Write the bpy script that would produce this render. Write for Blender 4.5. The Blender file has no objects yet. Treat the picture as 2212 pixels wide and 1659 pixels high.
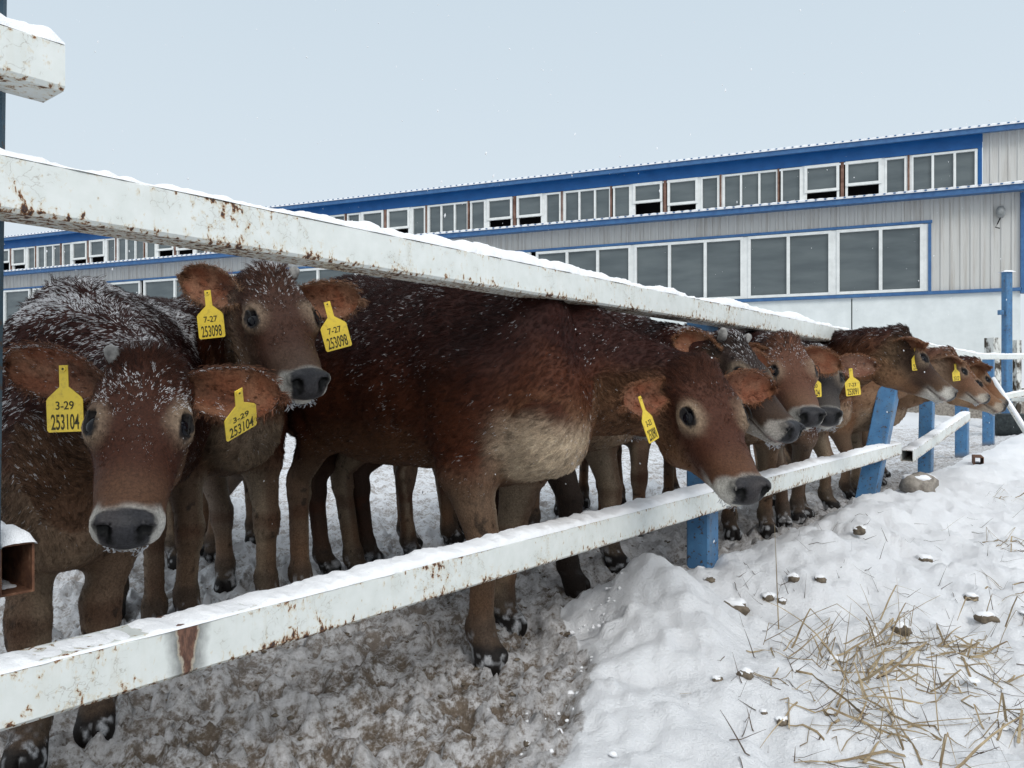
import bpy, math, random
import numpy as np
from math import radians, sin, cos, pi
random.seed(7); RNG = np.random.default_rng(11)
QUICK = False
# ------------------------------------------------------------------ camera, sky, sun, exposure
scene = bpy.context.scene
COL = scene.collection
F, CX, CY, HC = 1662.0, 1106.0, 835.0, 0.80      # focal length and centre measured on the photo (2212 px wide), eye height in m
cam = bpy.data.cameras.new("camera"); cam_o = bpy.data.objects.new("camera", cam); COL.objects.link(cam_o)
cam.sensor_width = 36; cam.lens = 36*F/2212; cam.clip_start = 0.05; cam.clip_end = 2000
cam.shift_y = (CY-829.5)/2212
cam_o.location = (0, 0, HC); cam_o.rotation_euler = (radians(90), 0, 0)
scene.camera = cam_o
w = bpy.data.worlds.new("World"); scene.world = w; w.use_nodes = True
nt = w.node_tree; N = nt.nodes; Lk = nt.links
bg = N["Background"]
sky = N.new("ShaderNodeTexSky"); sky.sky_type = 'NISHITA'; sky.sun_disc = False
sky.sun_elevation = radians(38); sky.sun_rotation = radians(200); sky.dust_density = 5; sky.air_density = 1.2
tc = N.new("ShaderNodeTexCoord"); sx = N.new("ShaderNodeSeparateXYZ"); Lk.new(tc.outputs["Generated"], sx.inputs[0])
rp = N.new("ShaderNodeValToRGB"); Lk.new(sx.outputs["Z"], rp.inputs[0])     # the cloud sheet: brighter at the horizon, boosted overhead beyond view for whiter snow
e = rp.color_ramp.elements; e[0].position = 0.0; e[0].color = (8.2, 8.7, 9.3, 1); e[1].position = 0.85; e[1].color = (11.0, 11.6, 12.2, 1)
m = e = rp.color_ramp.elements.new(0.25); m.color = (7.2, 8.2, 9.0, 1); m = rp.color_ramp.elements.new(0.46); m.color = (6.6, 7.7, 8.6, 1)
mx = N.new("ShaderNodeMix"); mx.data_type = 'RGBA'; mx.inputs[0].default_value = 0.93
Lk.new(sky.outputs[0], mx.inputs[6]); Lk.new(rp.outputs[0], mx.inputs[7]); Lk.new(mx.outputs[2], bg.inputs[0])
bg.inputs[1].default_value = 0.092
sl = bpy.data.lights.new("sun", 'SUN'); sl.energy = 1.5; sl.angle = radians(25); sl.color = (1, .97, .93)
so = bpy.data.objects.new("sun", sl); COL.objects.link(so); so.rotation_euler = (radians(52), 0, radians(20))
scene.view_settings.view_transform = 'Standard'; scene.view_settings.look = 'None'
scene.view_settings.exposure = 0.10; scene.view_settings.gamma = 1
scene.cycles.use_denoising = True; scene.cycles.max_bounces = 6; scene.cycles.diffuse_bounces = 3
scene.cycles.glossy_bounces = 3; scene.cycles.transparent_max_bounces = 4
scene.cycles_curves.shape = 'RIBBONS'
scene.cycles.use_adaptive_sampling = True; scene.cycles.adaptive_threshold = 0.02

# ------------------------------------------------------------------ small helpers
def px(x, y, D):                                  # photo pixel + distance -> point
    return np.array([(x-CX)/F*D, D, HC-(y-CY)/F*D])
def sst(x, a, b):
    t = np.clip((x-a)/(b-a), 0, 1); return t*t*(3-2*t)
def hsh(i, j, k, s):
    n = (i.astype(np.int64)*374761393 + j.astype(np.int64)*668265263 + k.astype(np.int64)*2147483647 + s*144665) & 0xffffffff
    n = ((n ^ (n >> 13))*1274126177) & 0xffffffff
    n = ((n ^ (n >> 16))*2246822519) & 0xffffffff
    return ((n ^ (n >> 15)) & 0xffffff)/float(0xffffff)
def vn(p, sc=1.0, seed=0):                        # value noise, -1..1
    q = p*sc; i = np.floor(q).astype(np.int64); f = q-i; f = f*f*(3-2*f)
    r = 0
    for a in (0, 1):
        for b in (0, 1):
            for c in (0, 1):
                wgt = (f[:, 0] if a else 1-f[:, 0])*(f[:, 1] if b else 1-f[:, 1])*(f[:, 2] if c else 1-f[:, 2])
                r = r+wgt*hsh(i[:, 0]+a, i[:, 1]+b, i[:, 2]+c, seed)
    return r*2-1
def fbm(p, sc, seed=0, o=4, g=.5):
    r = 0; a = 1; t = 0
    for k in range(o):
        r = r+a*vn(p, sc*2.03**k, seed+k*7); t += a; a *= g
    return r/t
def nrm(v): return v/(np.linalg.norm(v, axis=-1, keepdims=True)+1e-12)

def tag(o, label=None, cat=None, group=None, kind=None):
    if label: o["label"] = label
    if cat: o["category"] = cat
    if group: o["group"] = group
    if kind: o["kind"] = kind
    return o
def empty(name, loc=(0, 0, 0), rz=0.0):
    o = bpy.data.objects.new(name, None); COL.objects.link(o); o.location = loc; o.rotation_euler = (0, 0, rz); o.empty_display_size = .1
    return o
def mesh_obj(name, V, Fc, mat, parent=None, smooth=False, colors=None):
    me = bpy.data.meshes.new(name)
    V = np.asarray(V, dtype=np.float32)
    if isinstance(Fc, np.ndarray):
        nf, k = Fc.shape
        me.vertices.add(len(V)); me.vertices.foreach_set("co", V.ravel())
        me.loops.add(nf*k); me.loops.foreach_set("vertex_index", Fc.ravel().astype(np.int32))
        me.polygons.add(nf); me.polygons.foreach_set("loop_start", np.arange(nf, dtype=np.int32)*k)
        me.update(calc_edges=True)
    else:
        me.from_pydata(V.tolist(), [], Fc); me.update()
    if smooth: me.polygons.foreach_set("use_smooth", np.ones(len(me.polygons), dtype=bool))
    if colors is not None:
        for nm, c in colors.items():
            if c.ndim == 1:
                a = me.attributes.new(nm, 'FLOAT', 'POINT'); a.data.foreach_set("value", c.astype(np.float32))
            else:
                a = me.attributes.new(nm, 'FLOAT_COLOR', 'POINT')
                a.data.foreach_set("color", np.concatenate([c, np.ones((len(c), 1))], 1).astype(np.float32).ravel())
    me.materials.append(mat)
    o = bpy.data.objects.new(name, me); COL.objects.link(o)
    if parent is not None: o.parent = parent
    return o
class MB:                                         # collects shapes for ONE mesh
    def __init__(s): s.V = []; s.F = []
    def add(s, V, Fc):
        n = len(s.V); s.V += [tuple(v) for v in V]; s.F += [[i+n for i in f] for f in Fc]
    def box(s, c, h, R=None):
        c = np.array(c, float); V = []
        for a in (-1, 1):
            for b in (-1, 1):
                for d in (-1, 1):
                    v = np.array([a*h[0], b*h[1], d*h[2]], float)
                    V.append(c+(R@v if R is not None else v))
        s.add(V, [(0, 1, 3, 2), (4, 6, 7, 5), (0, 4, 5, 1), (2, 3, 7, 6), (0, 2, 6, 4), (1, 5, 7, 3)])
    def rbox(s, c, h, r=.004, R=None):            # box with chamfered long edges along x
        c = np.array(c, float); hx, hy, hz = h
        prof = [(-hy+r, -hz), (hy-r, -hz), (hy, -hz+r), (hy, hz-r), (hy-r, hz), (-hy+r, hz), (-hy, hz-r), (-hy, -hz+r)]
        V = []
        for a in (-hx, hx):
            for (y, z) in prof:
                v = np.array([a, y, z]); V.append(c+(R@v if R is not None else v))
        Fc = [(i, (i+1) % 8, 8+(i+1) % 8, 8+i) for i in range(8)]+[tuple(range(7, -1, -1)), tuple(range(8, 16))]
        s.add(V, Fc)
    def tube(s, P, r, n=8, cap=True):
        P = [np.array(p, float) for p in P]; rr = r if hasattr(r, '__len__') else [r]*len(P); V = []
        for i, p in enumerate(P):
            d = nrm(P[min(i+1, len(P)-1)]-P[max(i-1, 0)]); u = np.cross(d, (0, 0, 1.))
            if np.linalg.norm(u) < 1e-3: u = np.array([1., 0, 0])
            u = nrm(u); v = np.cross(d, u)
            for k in range(n):
                a = 2*pi*k/n; V.append(p+(u*cos(a)+v*sin(a))*rr[i])
        Fc = []
        for i in range(len(P)-1):
            for k in range(n): Fc.append((i*n+k, i*n+(k+1) % n, (i+1)*n+(k+1) % n, (i+1)*n+k))
        if cap: Fc += [tuple(range(n-1, -1, -1)), tuple((len(P)-1)*n+k for k in range(n))]
        s.add(V, Fc)
    def build(s, name, mat, parent=None, smooth=False): return mesh_obj(name, s.V, s.F, mat, parent, smooth)

# ------------------------------------------------------------------ materials
def mat_new(name, rough=.6, spec=.3, col=(.5, .5, .5)):
    m = bpy.data.materials.new(name); m.use_nodes = True; b = m.node_tree.nodes["Principled BSDF"]
    b.inputs["Base Color"].default_value = (*col, 1); b.inputs["Roughness"].default_value = rough
    b.inputs["Specular IOR Level"].default_value = spec
    return m, m.node_tree, b
class NG:
    def __init__(s, nt): s.nt = nt
    def n(s, t, **k):
        x = s.nt.nodes.new(t)
        for a, b in k.items():
            if a.startswith('i'):
                key = a[1:]; key = int(key) if key.isdigit() else key.replace('_', ' ')
                x.inputs[key].default_value = b
            else: setattr(x, a, b)
        return x
    def l(s, a, b): s.nt.links.new(a, b)
    def noise(s, vec, scale, detail=4, rough=.55, dist=0):
        x = s.n("ShaderNodeTexNoise", iScale=scale, iDetail=detail, iRoughness=rough, iDistortion=dist)
        if vec is not None: s.l(vec, x.inputs["Vector"])
        return x.outputs["Fac"]
    def ramp(s, v, stops):
        r = s.n("ShaderNodeValToRGB"); s.l(v, r.inputs[0]); el = r.color_ramp.elements
        while len(el) > 1: el.remove(el[0])
        el[0].position = stops[0][0]; c = stops[0][1]; el[0].color = (c, c, c, 1) if not hasattr(c, '__len__') else (*c, 1)
        for p, c in stops[1:]:
            q = el.new(p); q.color = (c, c, c, 1) if not hasattr(c, '__len__') else (*c, 1)
        return r.outputs[0]
    def mix(s, f, a, b):
        x = s.n("ShaderNodeMix"); x.data_type = 'RGBA'
        for sock, v in ((x.inputs[0], f), (x.inputs[6], a), (x.inputs[7], b)):
            if isinstance(v, bpy.types.NodeSocket): s.l(v, sock)
            else: sock.default_value = v if not isinstance(v, tuple) else (*v, 1)
        return x.outputs[2]
    def math(s, op, a, b=0.0, clamp=False):
        x = s.n("ShaderNodeMath", operation=op, use_clamp=clamp)
        for sock, v in ((x.inputs[0], a), (x.inputs[1], b)):
            if isinstance(v, bpy.types.NodeSocket): s.l(v, sock)
            else: sock.default_value = v
        return x.outputs[0]
    def bump(s, h, b, strength=.3, dist=.01):
        x = s.n("ShaderNodeBump", iStrength=strength, iDistance=dist); s.l(h, x.inputs["Height"]); s.l(x.outputs[0], b.inputs["Normal"])
    def obj(s): return s.n("ShaderNodeTexCoord").outputs["Object"]
    def xyz(s, v):
        x = s.n("ShaderNodeSeparateXYZ"); s.l(v, x.inputs[0]); return x.outputs
    def mapv(s, v, scale):
        x = s.n("ShaderNodeMapping"); s.l(v, x.inputs[0]); x.inputs["Scale"].default_value = scale; return x.outputs[0]

def mat_coat(name, hair):
    m, nt, b = mat_new(name, .5 if hair else .6, .35 if hair else .25)
    g = NG(nt); b.inputs['Specular IOR Level'].default_value = .16
    a = g.n("ShaderNodeAttribute", attribute_name="coat"); vm = g.n('ShaderNodeVectorMath', operation='SCALE'); g.l(a.outputs['Color'], vm.inputs[0]); g.l(g.ramp(g.noise(g.obj(), 190, 3, .75), [(.30, .45), (.70, 1.0)]), vm.inputs['Scale']); vm2 = g.n('ShaderNodeVectorMath', operation='SCALE'); g.l(vm.outputs[0], vm2.inputs[0]); vm2.inputs['Scale'].default_value = 1.10; g.l(vm2.outputs[0], b.inputs['Base Color'])
    if not hair:
        a2 = g.n("ShaderNodeAttribute", attribute_name="wet"); g.l(g.ramp(a2.outputs["Fac"], [(0, .65), (1, .42)]), b.inputs["Roughness"])
        o = g.obj(); g.bump(g.noise(o, 260, 3), b, .35, .003)
    return m
M = {}
M['skin'] = mat_coat('calf_skin', False); M['hair'] = mat_coat('calf_hair', True)
m, nt, b = mat_new('eye_glass', .08, .16, (.003, .003, .005)); M['eye'] = m
m, nt, b = mat_new('horn', .55, .3, (.22, .21, .2)); g = NG(nt); g.l(g.ramp(g.noise(g.obj(), 60, 4), [(.3, (.12, .115, .11)), (.7, (.34, .33, .31))]), b.inputs[0]); M['horn'] = m
m, nt, b = mat_new('tag_yellow', .4, .4, (.8, .55, .04)); g = NG(nt)
g.l(g.mix(g.ramp(g.noise(g.obj(), 90, 5, .7), [(.5, 0.0), (.72, .55)]), (.72, .53, .055), (.33, .22, .06)), b.inputs[0]); M['tag'] = m
m, nt, b = mat_new('tag_ink', .6, .2, (.05, .045, .02)); M['ink'] = m

def mat_white_paint(name, axis='z', half=.045, rusty=1.0, weld=None):
    m, nt, b = mat_new(name, .45, .4); g = NG(nt); o = g.obj(); x = g.xyz(o)
    fine = g.noise(g.mapv(o, (1, 1, .6)), 85, 6, .66, .3); coarse = g.noise(o, 5, 3, .5); mid = g.noise(o, 22, 4, .6)
    edge = g.math('DIVIDE', g.math('ABSOLUTE', x[2]), half)
    low = g.math('MULTIPLY', x[2], -1/half)
    ebias = g.math('MULTIPLY', g.ramp(edge, [(.35, 0.0), (1, 1.0)]), .10*rusty)
    lbias = g.math('MULTIPLY', g.ramp(low, [(0, 0.0), (.95, 1.0)]), .085*rusty)
    v = g.math('ADD', g.math('ADD', g.math('ADD', fine, ebias), lbias), g.math('MULTIPLY', g.math('SUBTRACT', coarse, .5), .42))
    stain = g.ramp(v, [(.60, 0.0), (.70, 1.0)]); rust = g.ramp(v, [(.685, 0.0), (.71, 1.0)]); dark = g.ramp(v, [(.735, 0.0), (.75, 1.0)])
    # hairline cracks in the paint
    vo = g.n("ShaderNodeTexVoronoi", feature='DISTANCE_TO_EDGE', iScale=48.0); nz_ = g.n("ShaderNodeTexNoise", iScale=40.0, iDetail=4.0); g.l(o, nz_.inputs["Vector"]); vm_ = g.n("ShaderNodeVectorMath", operation='MULTIPLY_ADD'); g.l(nz_.outputs["Color"], vm_.inputs[0]); vm_.inputs[1].default_value = (.05, .05, .05); g.l(o, vm_.inputs[2]); g.l(vm_.outputs[0], vo.inputs["Vector"])
    crack = g.math('MULTIPLY', g.ramp(vo.outputs["Distance"], [(0, 1.0), (.03, 0.0)]), g.ramp(g.math('ADD', mid, g.math('MULTIPLY', coarse, .8)), [(.93, 0.0), (1.05, .45)]))
    strk = g.noise(g.mapv(o, (60, 60, 4)), 1, 3, .6)
    base = g.mix(g.ramp(mid, [(.3, 0.0), (.75, 1.0)]), (.72, .745, .725), (.62, .65, .62))
    base = g.mix(g.math('MULTIPLY', g.ramp(strk, [(.5, 0.0), (.8, .5)]), g.ramp(coarse, [(.4, 0.0), (.7, 1.0)])), base, (.50, .47, .36))
    c = g.mix(g.math('MULTIPLY', stain, .55), base, (.55, .42, .22))
    c = g.mix(crack, c, (.20, .12, .06))
    c = g.mix(rust, c, (.22, .095, .035)); c = g.mix(dark, c, (.055, .035, .03))
    if weld is not None:                        # old weld: rusty wedge with sooty paint round it
        dx = g.math('ABSOLUTE', g.math('ADD', g.math('SUBTRACT', x[0], weld), g.math('MULTIPLY', g.math('SUBTRACT', fine, .5), .022)))
        wid = g.math('ADD', .0125, g.math('MULTIPLY', x[2], .17))
        rr = g.math('SUBTRACT', dx, wid)
        ns = g.math('MULTIPLY', g.math('SUBTRACT', mid, .5), .03)
        c = g.mix(g.ramp(g.math('ADD', rr, g.math('ADD', ns, .01)), [(0.012, .85), (.038, 0.0)]), c, (.09, .09, .085))
        c = g.mix(g.ramp(rr, [(0.0, 1.0), (.002, 0.0)]), c, (.50, .44, .34))
        c = g.mix(g.ramp(g.math('ADD', rr, .0022), [(0.0, 1.0), (.0006, 0.0)]), c, g.mix(g.ramp(g.noise(g.mapv(o, (3, 1, 1)), 60, 4, .7), [(.4, 0.0), (.6, 1.0)]), (.075, .035, .024), (.17, .085, .055)))
    g.l(c, b.inputs[0]); g.l(g.ramp(rust, [(0, .42), (1, .85)]), b.inputs["Roughness"])
    g.bump(g.math('SUBTRACT', g.math('MULTIPLY', fine, .25), g.math('ADD', rust, crack)), b, .5, .0015)
    return m
M['white'] = mat_white_paint('white_rail_paint')
m, nt, b = mat_new('scorched_paint', .8, .2); g = NG(nt); o = g.obj(); M['weld'] = m
g.l(g.ramp(g.noise(g.mapv(o, (3, 3, 1)), 30, 6, .7), [(.35, (.03, .027, .025)), (.52, (.07, .05, .04)), (.66, (.13, .075, .05)), (.74, (.40, .36, .29))]), b.inputs[0])
m, nt, b = mat_new('rusty_steel', .85, .2); g = NG(nt); o = g.obj(); M['rust'] = m
g.l(g.ramp(g.noise(o, 40, 6, .7), [(.3, (.05, .025, .018)), (.55, (.15, .07, .04)), (.75, (.28, .17, .11))]), b.inputs[0])
m, nt, b = mat_new('tube_inside', .9, .1, (.02, .012, .01)); M['inside'] = m
def mat_blue(name, c1=(.075, .20, .37), c2=(.04, .125, .26)):
    m, nt, b = mat_new(name, .45, .4); g = NG(nt); o = g.obj(); x = g.xyz(o)
    n1 = g.noise(o, 9, 5, .65); n2 = g.noise(o, 50, 5, .7)
    c = g.mix(g.ramp(n1, [(.35, 0.0), (.7, 1.0)]), c1, c2)
    c = g.mix(g.ramp(g.noise(g.mapv(o, (22, 22, 3)), 1, 4, .6), [(.5, 0.0), (.75, .5)]), c, (.12, .14, .14))
    v = g.math('ADD', n2, g.math('MULTIPLY', g.math('SUBTRACT', n1, .5), .3))
    c = g.mix(g.ramp(v, [(.59, 0.0), (.62, 1.0)]), c, (.06, .042, .033))
    base = g.math('ADD', x[2], g.math('MULTIPLY', n1, .12))
    c = g.mix(g.ramp(base, [(.14, .75), (.2, 0.0)]), c, (.14, .12, .10))
    g.l(c, b.inputs[0]); g.bump(v, b, .3, .002); return m
M['blue'] = mat_blue('blue_post_paint')
m, nt, b = mat_new('snow', .75, .25, (.89, .90, .92)); g = NG(nt); o = g.obj()
g.bump(g.math('ADD', g.noise(o, 90, 4, .7), g.math('MULTIPLY', g.noise(o, 320, 2, .6), .5)), b, .55, .006); M['snow'] = m
M['snow_smooth'] = m
def simple(name, c1, c2, sc=20, rough=.7, bump=.2, stretch=(1, 1, 1), lo=.35, hi=.65):
    m, nt, b = mat_new(name, rough, .3); g = NG(nt); v = g.noise(g.mapv(g.obj(), stretch), sc, 5, .6)
    g.l(g.ramp(v, [(lo, c1), (hi, c2)]), b.inputs[0])
    if bump: g.bump(v, b, bump, .01)
    M[name] = m; return m
simple('soil', (.075, .06, .045), (.19, .155, .115), 40, .95, .6)
simple('stone', (.16, .14, .12), (.34, .31, .27), 25, .9, .5)
simple('straw', (.17, .12, .065), (.44, .35, .22), 14, .7, .1, (1, 1, 1))
simple('dark_stem', (.05, .035, .025), (.12, .085, .06), 30, .8, 0)
# ------------------------------------------------------------------ the fence line and the ground
P0 = np.array([.70, 2.85]); FD = np.array([.62, .785]); FD = FD/np.linalg.norm(FD); FN = np.array([FD[1], -FD[0]])   # FN points out of the pen, to the camera's side
def fpt(s, off=0, z=0): q = P0+FD*s+FN*off; return np.array([q[0], q[1], z])
def EDGE(s): return np.interp(s, [-3, -1.36, -.71, -.37, 0, .5, 1.5, 3], [.36, .27, -.03, -.17, -.10, -.02, -.03, -.04])
def ground_h(X, Y, fine=True):
    P = np.stack([X, Y, np.zeros_like(X)], 1)
    out = (X-P0[0])*FN[0]+(Y-P0[1])*FN[1]; s = (X-P0[0])*FD[0]+(Y-P0[1])*FD[1]
    wob = fbm(P, 1.3, 3, 3)*.16+fbm(P, 7, 5, 3)*.05
    edge = EDGE(s)
    clean = sst(out-edge+wob+.75*np.exp(-(((X-.45)/.25)**2+((Y-2.64)/.27)**2)), -.03, .05)
    far = sst(Y, 9, 20)
    clean_far = sst(out-.3+wob*3, -.2, .3)
    clean = clean*(1-far)+clean_far*far
    h = fbm(P, .5, 21, 2)*.02
    berm = np.exp(-((out-edge-.26)/.28)**2)*(.12*sst(s, -1.9, -.2)*(1-.55*sst(s, 1.2, 3))*(1-.55*np.exp(-((s-.2)/.35)**2))+.03)
    h = h+berm
    h = h+.045*np.exp(-((out+.7)/.7)**2)*sst(s, -.6, .4)*(1-sst(s, 2.2, 3.2))
    h = h-.07*sst(out, .75, 1.35)*(1-sst(Y, 4, 9))
    h = h+.12*np.exp(-(((X-.47)/.17)**2+((Y-2.66)/.2)**2))-.12*np.exp(-(((X-.82)/.17)**2+((Y-2.66)/.22)**2))
    far_rise = .45*sst(Y-.12*X, 13, 17.5)
    h = h+far_rise
    if fine:
        tr = 1-clean
        lump = np.abs(fbm(P, 9, 31, 3)); r2 = fbm(P, 24, 41, 3)
        att = 1/(1+np.maximum(Y-4, 0)*.12)
        h = h+tr*att*((.5-lump*1.7)*.045+r2*.026+np.maximum(fbm(P, 48, 51, 3), 0)*.034)
        h = h+clean*att*(fbm(P, 2.6, 61, 3)*.055+fbm(P, 9, 71, 3)*.030+np.abs(fbm(P, 14, 73, 3))*.026-.035*sst(fbm(P, 4.2, 77, 2), .25, .5))
        h = h+clean*att*np.exp(-((out-edge)/.16)**2)*(.02+.03*np.maximum(fbm(P, 18, 81, 2), 0))
    return h, clean
def gz(x, y): return float(ground_h(np.array([x]), np.array([y]), False)[0][0])
nr, nc = (560, 620) if not QUICK else (260, 300)
ys = np.concatenate([[-6, -2], .55*(400/.55)**(np.linspace(0, 1, nr-2)**1.25)])
ts = np.linspace(-1, 1, nc)
YY = np.repeat(ys[:, None], nc, 1); half = np.maximum(YY, .55)*.95+.8
XX = np.tanh(ts*1.0)[None, :]/np.tanh(1.0)*half+.12*np.maximum(YY, .5)*0
XX = ts[None, :]*half
hh, cl = ground_h(XX.ravel(), YY.ravel())
idx = np.arange(nr*nc).reshape(nr, nc)
pr = random.Random(3); GX = XX.ravel(); GY = YY.ravel()
for k_ in range(420):
    s__ = pr.uniform(-2.3, 3.2); o__ = pr.uniform(-1.9, .22); q_ = P0+FD*s__+FN*o__; a_ = pr.uniform(0, 6.3); rr_ = pr.uniform(.045, .065)
    mk = np.where((np.abs(GX-q_[0]) < .13) & (np.abs(GY-q_[1]) < .13))[0]
    if len(mk) == 0: continue
    dx_, dy_ = GX[mk]-q_[0], GY[mk]-q_[1]; e1 = (dx_*cos(a_)+dy_*sin(a_))/(rr_*1.25); e2 = (-dx_*sin(a_)+dy_*cos(a_))/rr_; r_ = np.hypot(e1, e2)
    hh[mk] += (-.034*(1-sst(r_, .6, 1.0))+.014*np.exp(-((r_-1.2)/.22)**2)+.016*np.exp(-(e2/.12)**2)*(r_ < .8))*(1-cl[mk])
GF = np.stack([idx[:-1, :-1].ravel(), idx[:-1, 1:].ravel(), idx[1:, 1:].ravel(), idx[1:, :-1].ravel()], 1)
m, nt, b = mat_new('snowy_ground', .8, .25); g = NG(nt); o = g.obj()
at = g.n("ShaderNodeAttribute", attribute_name="clean")
n1 = g.noise(o, 6, 4, .6); n2 = g.noise(o, 34, 7, .72); n3 = g.noise(o, 130, 5, .75)
farw = g.ramp(g.math('MULTIPLY', g.xyz(o)[1], .1), [(.24, 0.0), (.40, 1.0)])
mud = g.mix(g.ramp(n3, [(.35, 0.0), (.65, 1.0)]), (.13, .10, .074), (.25, .20, .155))
slush = g.mix(g.ramp(n2, [(.4, 0.0), (.6, 1.0)]), (.36, .34, .325), (.66, .65, .655))
v = g.math('ADD', g.math('MULTIPLY', n2, .62), g.math('MULTIPLY', n1, .38))
v = g.math('ADD', v, g.math('MULTIPLY', g.math('SUBTRACT', n3, .5), .25))
hgt = g.math('MULTIPLY', g.xyz(o)[2], 1.4)
v = g.math('ADD', v, hgt)
trod = g.mix(g.ramp(v, [(.43, 0.0), (.53, 1.0)]), mud, slush)
trod_far = g.mix(g.ramp(v, [(.44, .0), (.53, 1.0)]), (.40, .37, .35), (.80, .82, .85))
lft = g.ramp(g.math('MULTIPLY', g.math('SUBTRACT', g.xyz(o)[1], g.math('MULTIPLY', g.xyz(o)[0], 1.1)), .1), [(.26, 0.0), (.38, 1.0)])
trod = g.mix(lft, trod, trod_far)
white = g.mix(g.ramp(n3, [(.3, 0.0), (.7, 1.0)]), (.85, .865, .89), (.90, .905, .92))
specks = g.ramp(g.noise(o, 30, 3, .8), [(.74, 0.0), (.77, .8)])
white = g.mix(specks, white, (.2, .16, .12))
cc = g.math('ADD', at.outputs["Fac"], g.math('MULTIPLY', g.math('SUBTRACT', n2, .5), .5))
g.l(g.mix(g.ramp(cc, [(.42, 0.0), (.58, 1.0)]), trod, white), b.inputs[0])
g.bump(g.math('ADD', n3, g.math('MULTIPLY', n2, 1.2)), b, .75, .014); M['ground'] = m
tag(mesh_obj('ground', np.stack([XX.ravel(), YY.ravel(), hh], 1), GF, m, None, True, {'clean': cl}), kind='structure')

# ------------------------------------------------------------------ barn
BU = nrm(np.array([-.9215, .388])); BW = np.array([-BU[1], BU[0]])          # along the facade (to the left and away); BW points away behind the wall
if BW[1] < 0: BW = -BW
BP = np.array([(2000-CX)/F*17.0, 17.0])
def b_u(x, back=0.0):                              # photo column -> (u along wall, distance)
    k = (x-CX)/F; p = BP+BW*back
    u = (k*p[1]-p[0])/(BU[0]-k*BU[1]); return u, p[1]+BU[1]*u
def b_z(x, y, back=0.0): return HC+(CY-y)/F*b_u(x, back)[1]
def b_x(u, back=0.0): p = BP+BU*u+BW*back; return CX+F*p[0]/p[1]
barn = empty('barn', (BP[0], BP[1], 0), math.atan2(BU[1], BU[0]))
tag(barn, 'long grey metal dairy barn with blue eaves, high windows and snow on its roof', 'barn')
# local frame: x = along wall (u), y = BW or -BW
_ly = 1.0 if np.dot(np.array([-BU[1], BU[0]]), BW) > 0 else -1.0            # local +y direction against BW
def bl(u, back, z): return (u, _ly*back, z)
simple('barn_white', (.60, .64, .64), (.70, .74, .74), 2.5, .6, 0)
m, nt, b = mat_new('barn_cladding', .45, .4); g = NG(nt); o = g.obj(); x = g.xyz(o)
st = g.noise(g.mapv(o, (7, 1, .35)), 1.6, 4, .6)
c = g.mix(g.ramp(st, [(.5, 0.0), (.75, .6)]), (.50, .50, .48), (.25, .21, .17)); g.l(c, b.inputs[0]); M['clad'] = m
simple('barn_blue', (.004, .070, .23), (.008, .09, .28), 3, .4, 0)
simple('barn_trim', (.035, .10, .24), (.05, .14, .30), 8, .5, 0)
simple('pvc', (.62, .64, .63), (.72, .74, .73), 6, .4, 0)
m, nt, b = mat_new('barn_glass', .12, .5, (.10, .125, .125)); g = NG(nt); o = g.obj()
g.l(g.ramp(g.noise(g.mapv(o, (.6, 1, 2.5)), 1.5, 3, .5), [(.35, (.070, .088, .096)), (.65, (.105, .126, .132))]), b.inputs[0]); M['glass'] = m
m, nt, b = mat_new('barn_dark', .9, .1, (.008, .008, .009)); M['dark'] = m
simple('brown_mullion', (.10, .05, .035), (.22, .13, .10), 6, .8, 0)
uR = b_u(2206)[0]; uL = 95.0
zeave = b_z(2206, 409, -.45); zwt = b_z(2000, 484); zwb = b_z(2000, 629)
back = 2.5
def corr_wall(name, u0, u1, z0, z1, bk, per=.19, mat=None, parent=barn):   # trapezoid ribbed sheet
    n = int((u1-u0)/per); V = []; Fc = []
    xs = []
    for k in range(n+1):
        a = u0+k*per
        for (d, y) in ((0, 0), (per*.62, 0), (per*.70, .022), (per*.92, .022)):
            if a+d <= u1+1e-6: xs.append((a+d, y))
    for (a, y) in xs: V += [bl(a, bk-y, z0), bl(a, bk-y, z1)]
    for i in range(len(xs)-1): Fc.append((2*i, 2*i+2, 2*i+3, 2*i+1))
    return mesh_obj(name, V, Fc, mat or M['clad'], parent)
# lower wall: white panels below the window band, cladding above and at its right end
uWr = b_u(2001)[0]                                 # right end of the window band
corr_wall('cladding', uR, uL, zwt+.06, zeave+.1, 0.0)
corr_wall('cladding', uR, uWr-.05, zwb-.02, zwt+.06, 0.0)
mb = MB()
jo = [uR]
for xx in (1840, 1607, 1388): jo.append(b_u(xx)[0])
stp = 3.4
while jo[-1] < uL-stp: jo.append(jo[-1]+stp)
for a, c in zip(jo[:-1], jo[1:]):
    mb = MB(); mb.box(bl((a+c)/2, .06, (zwb-.07)/2), ((c-a)/2-.012, .05, (zwb-.07)/2)); mb.build('lower_panel', M['barn_white'], barn)
mb = MB(); mb.box(bl((uR+uL)/2, .17, (zwb-.1)/2), ((uL-uR)/2, .05, (zwb-.1)/2)); mb.build('panel_backing', M['dark'], barn)
mb = MB(); mb.box(bl((uR+uL)/2, -.03, zwb-.045), ((uL-uR)/2, .04, .035)); mb.box(bl((uWr+uL)/2-.05, -.04, zwt+.04), ((uL-uWr)/2+.06, .03, .03))
mb.box(bl(uWr-.06, -.042, (zwt+zwb)/2), (.03, .028, (zwt-zwb)/2)); mb.box(bl(uR-.05, 0.05, zeave/2+1.4), (.07, .12, zeave/2-1.4+.02))
mb.build('blue_trim', M['barn_trim'], barn)
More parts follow.
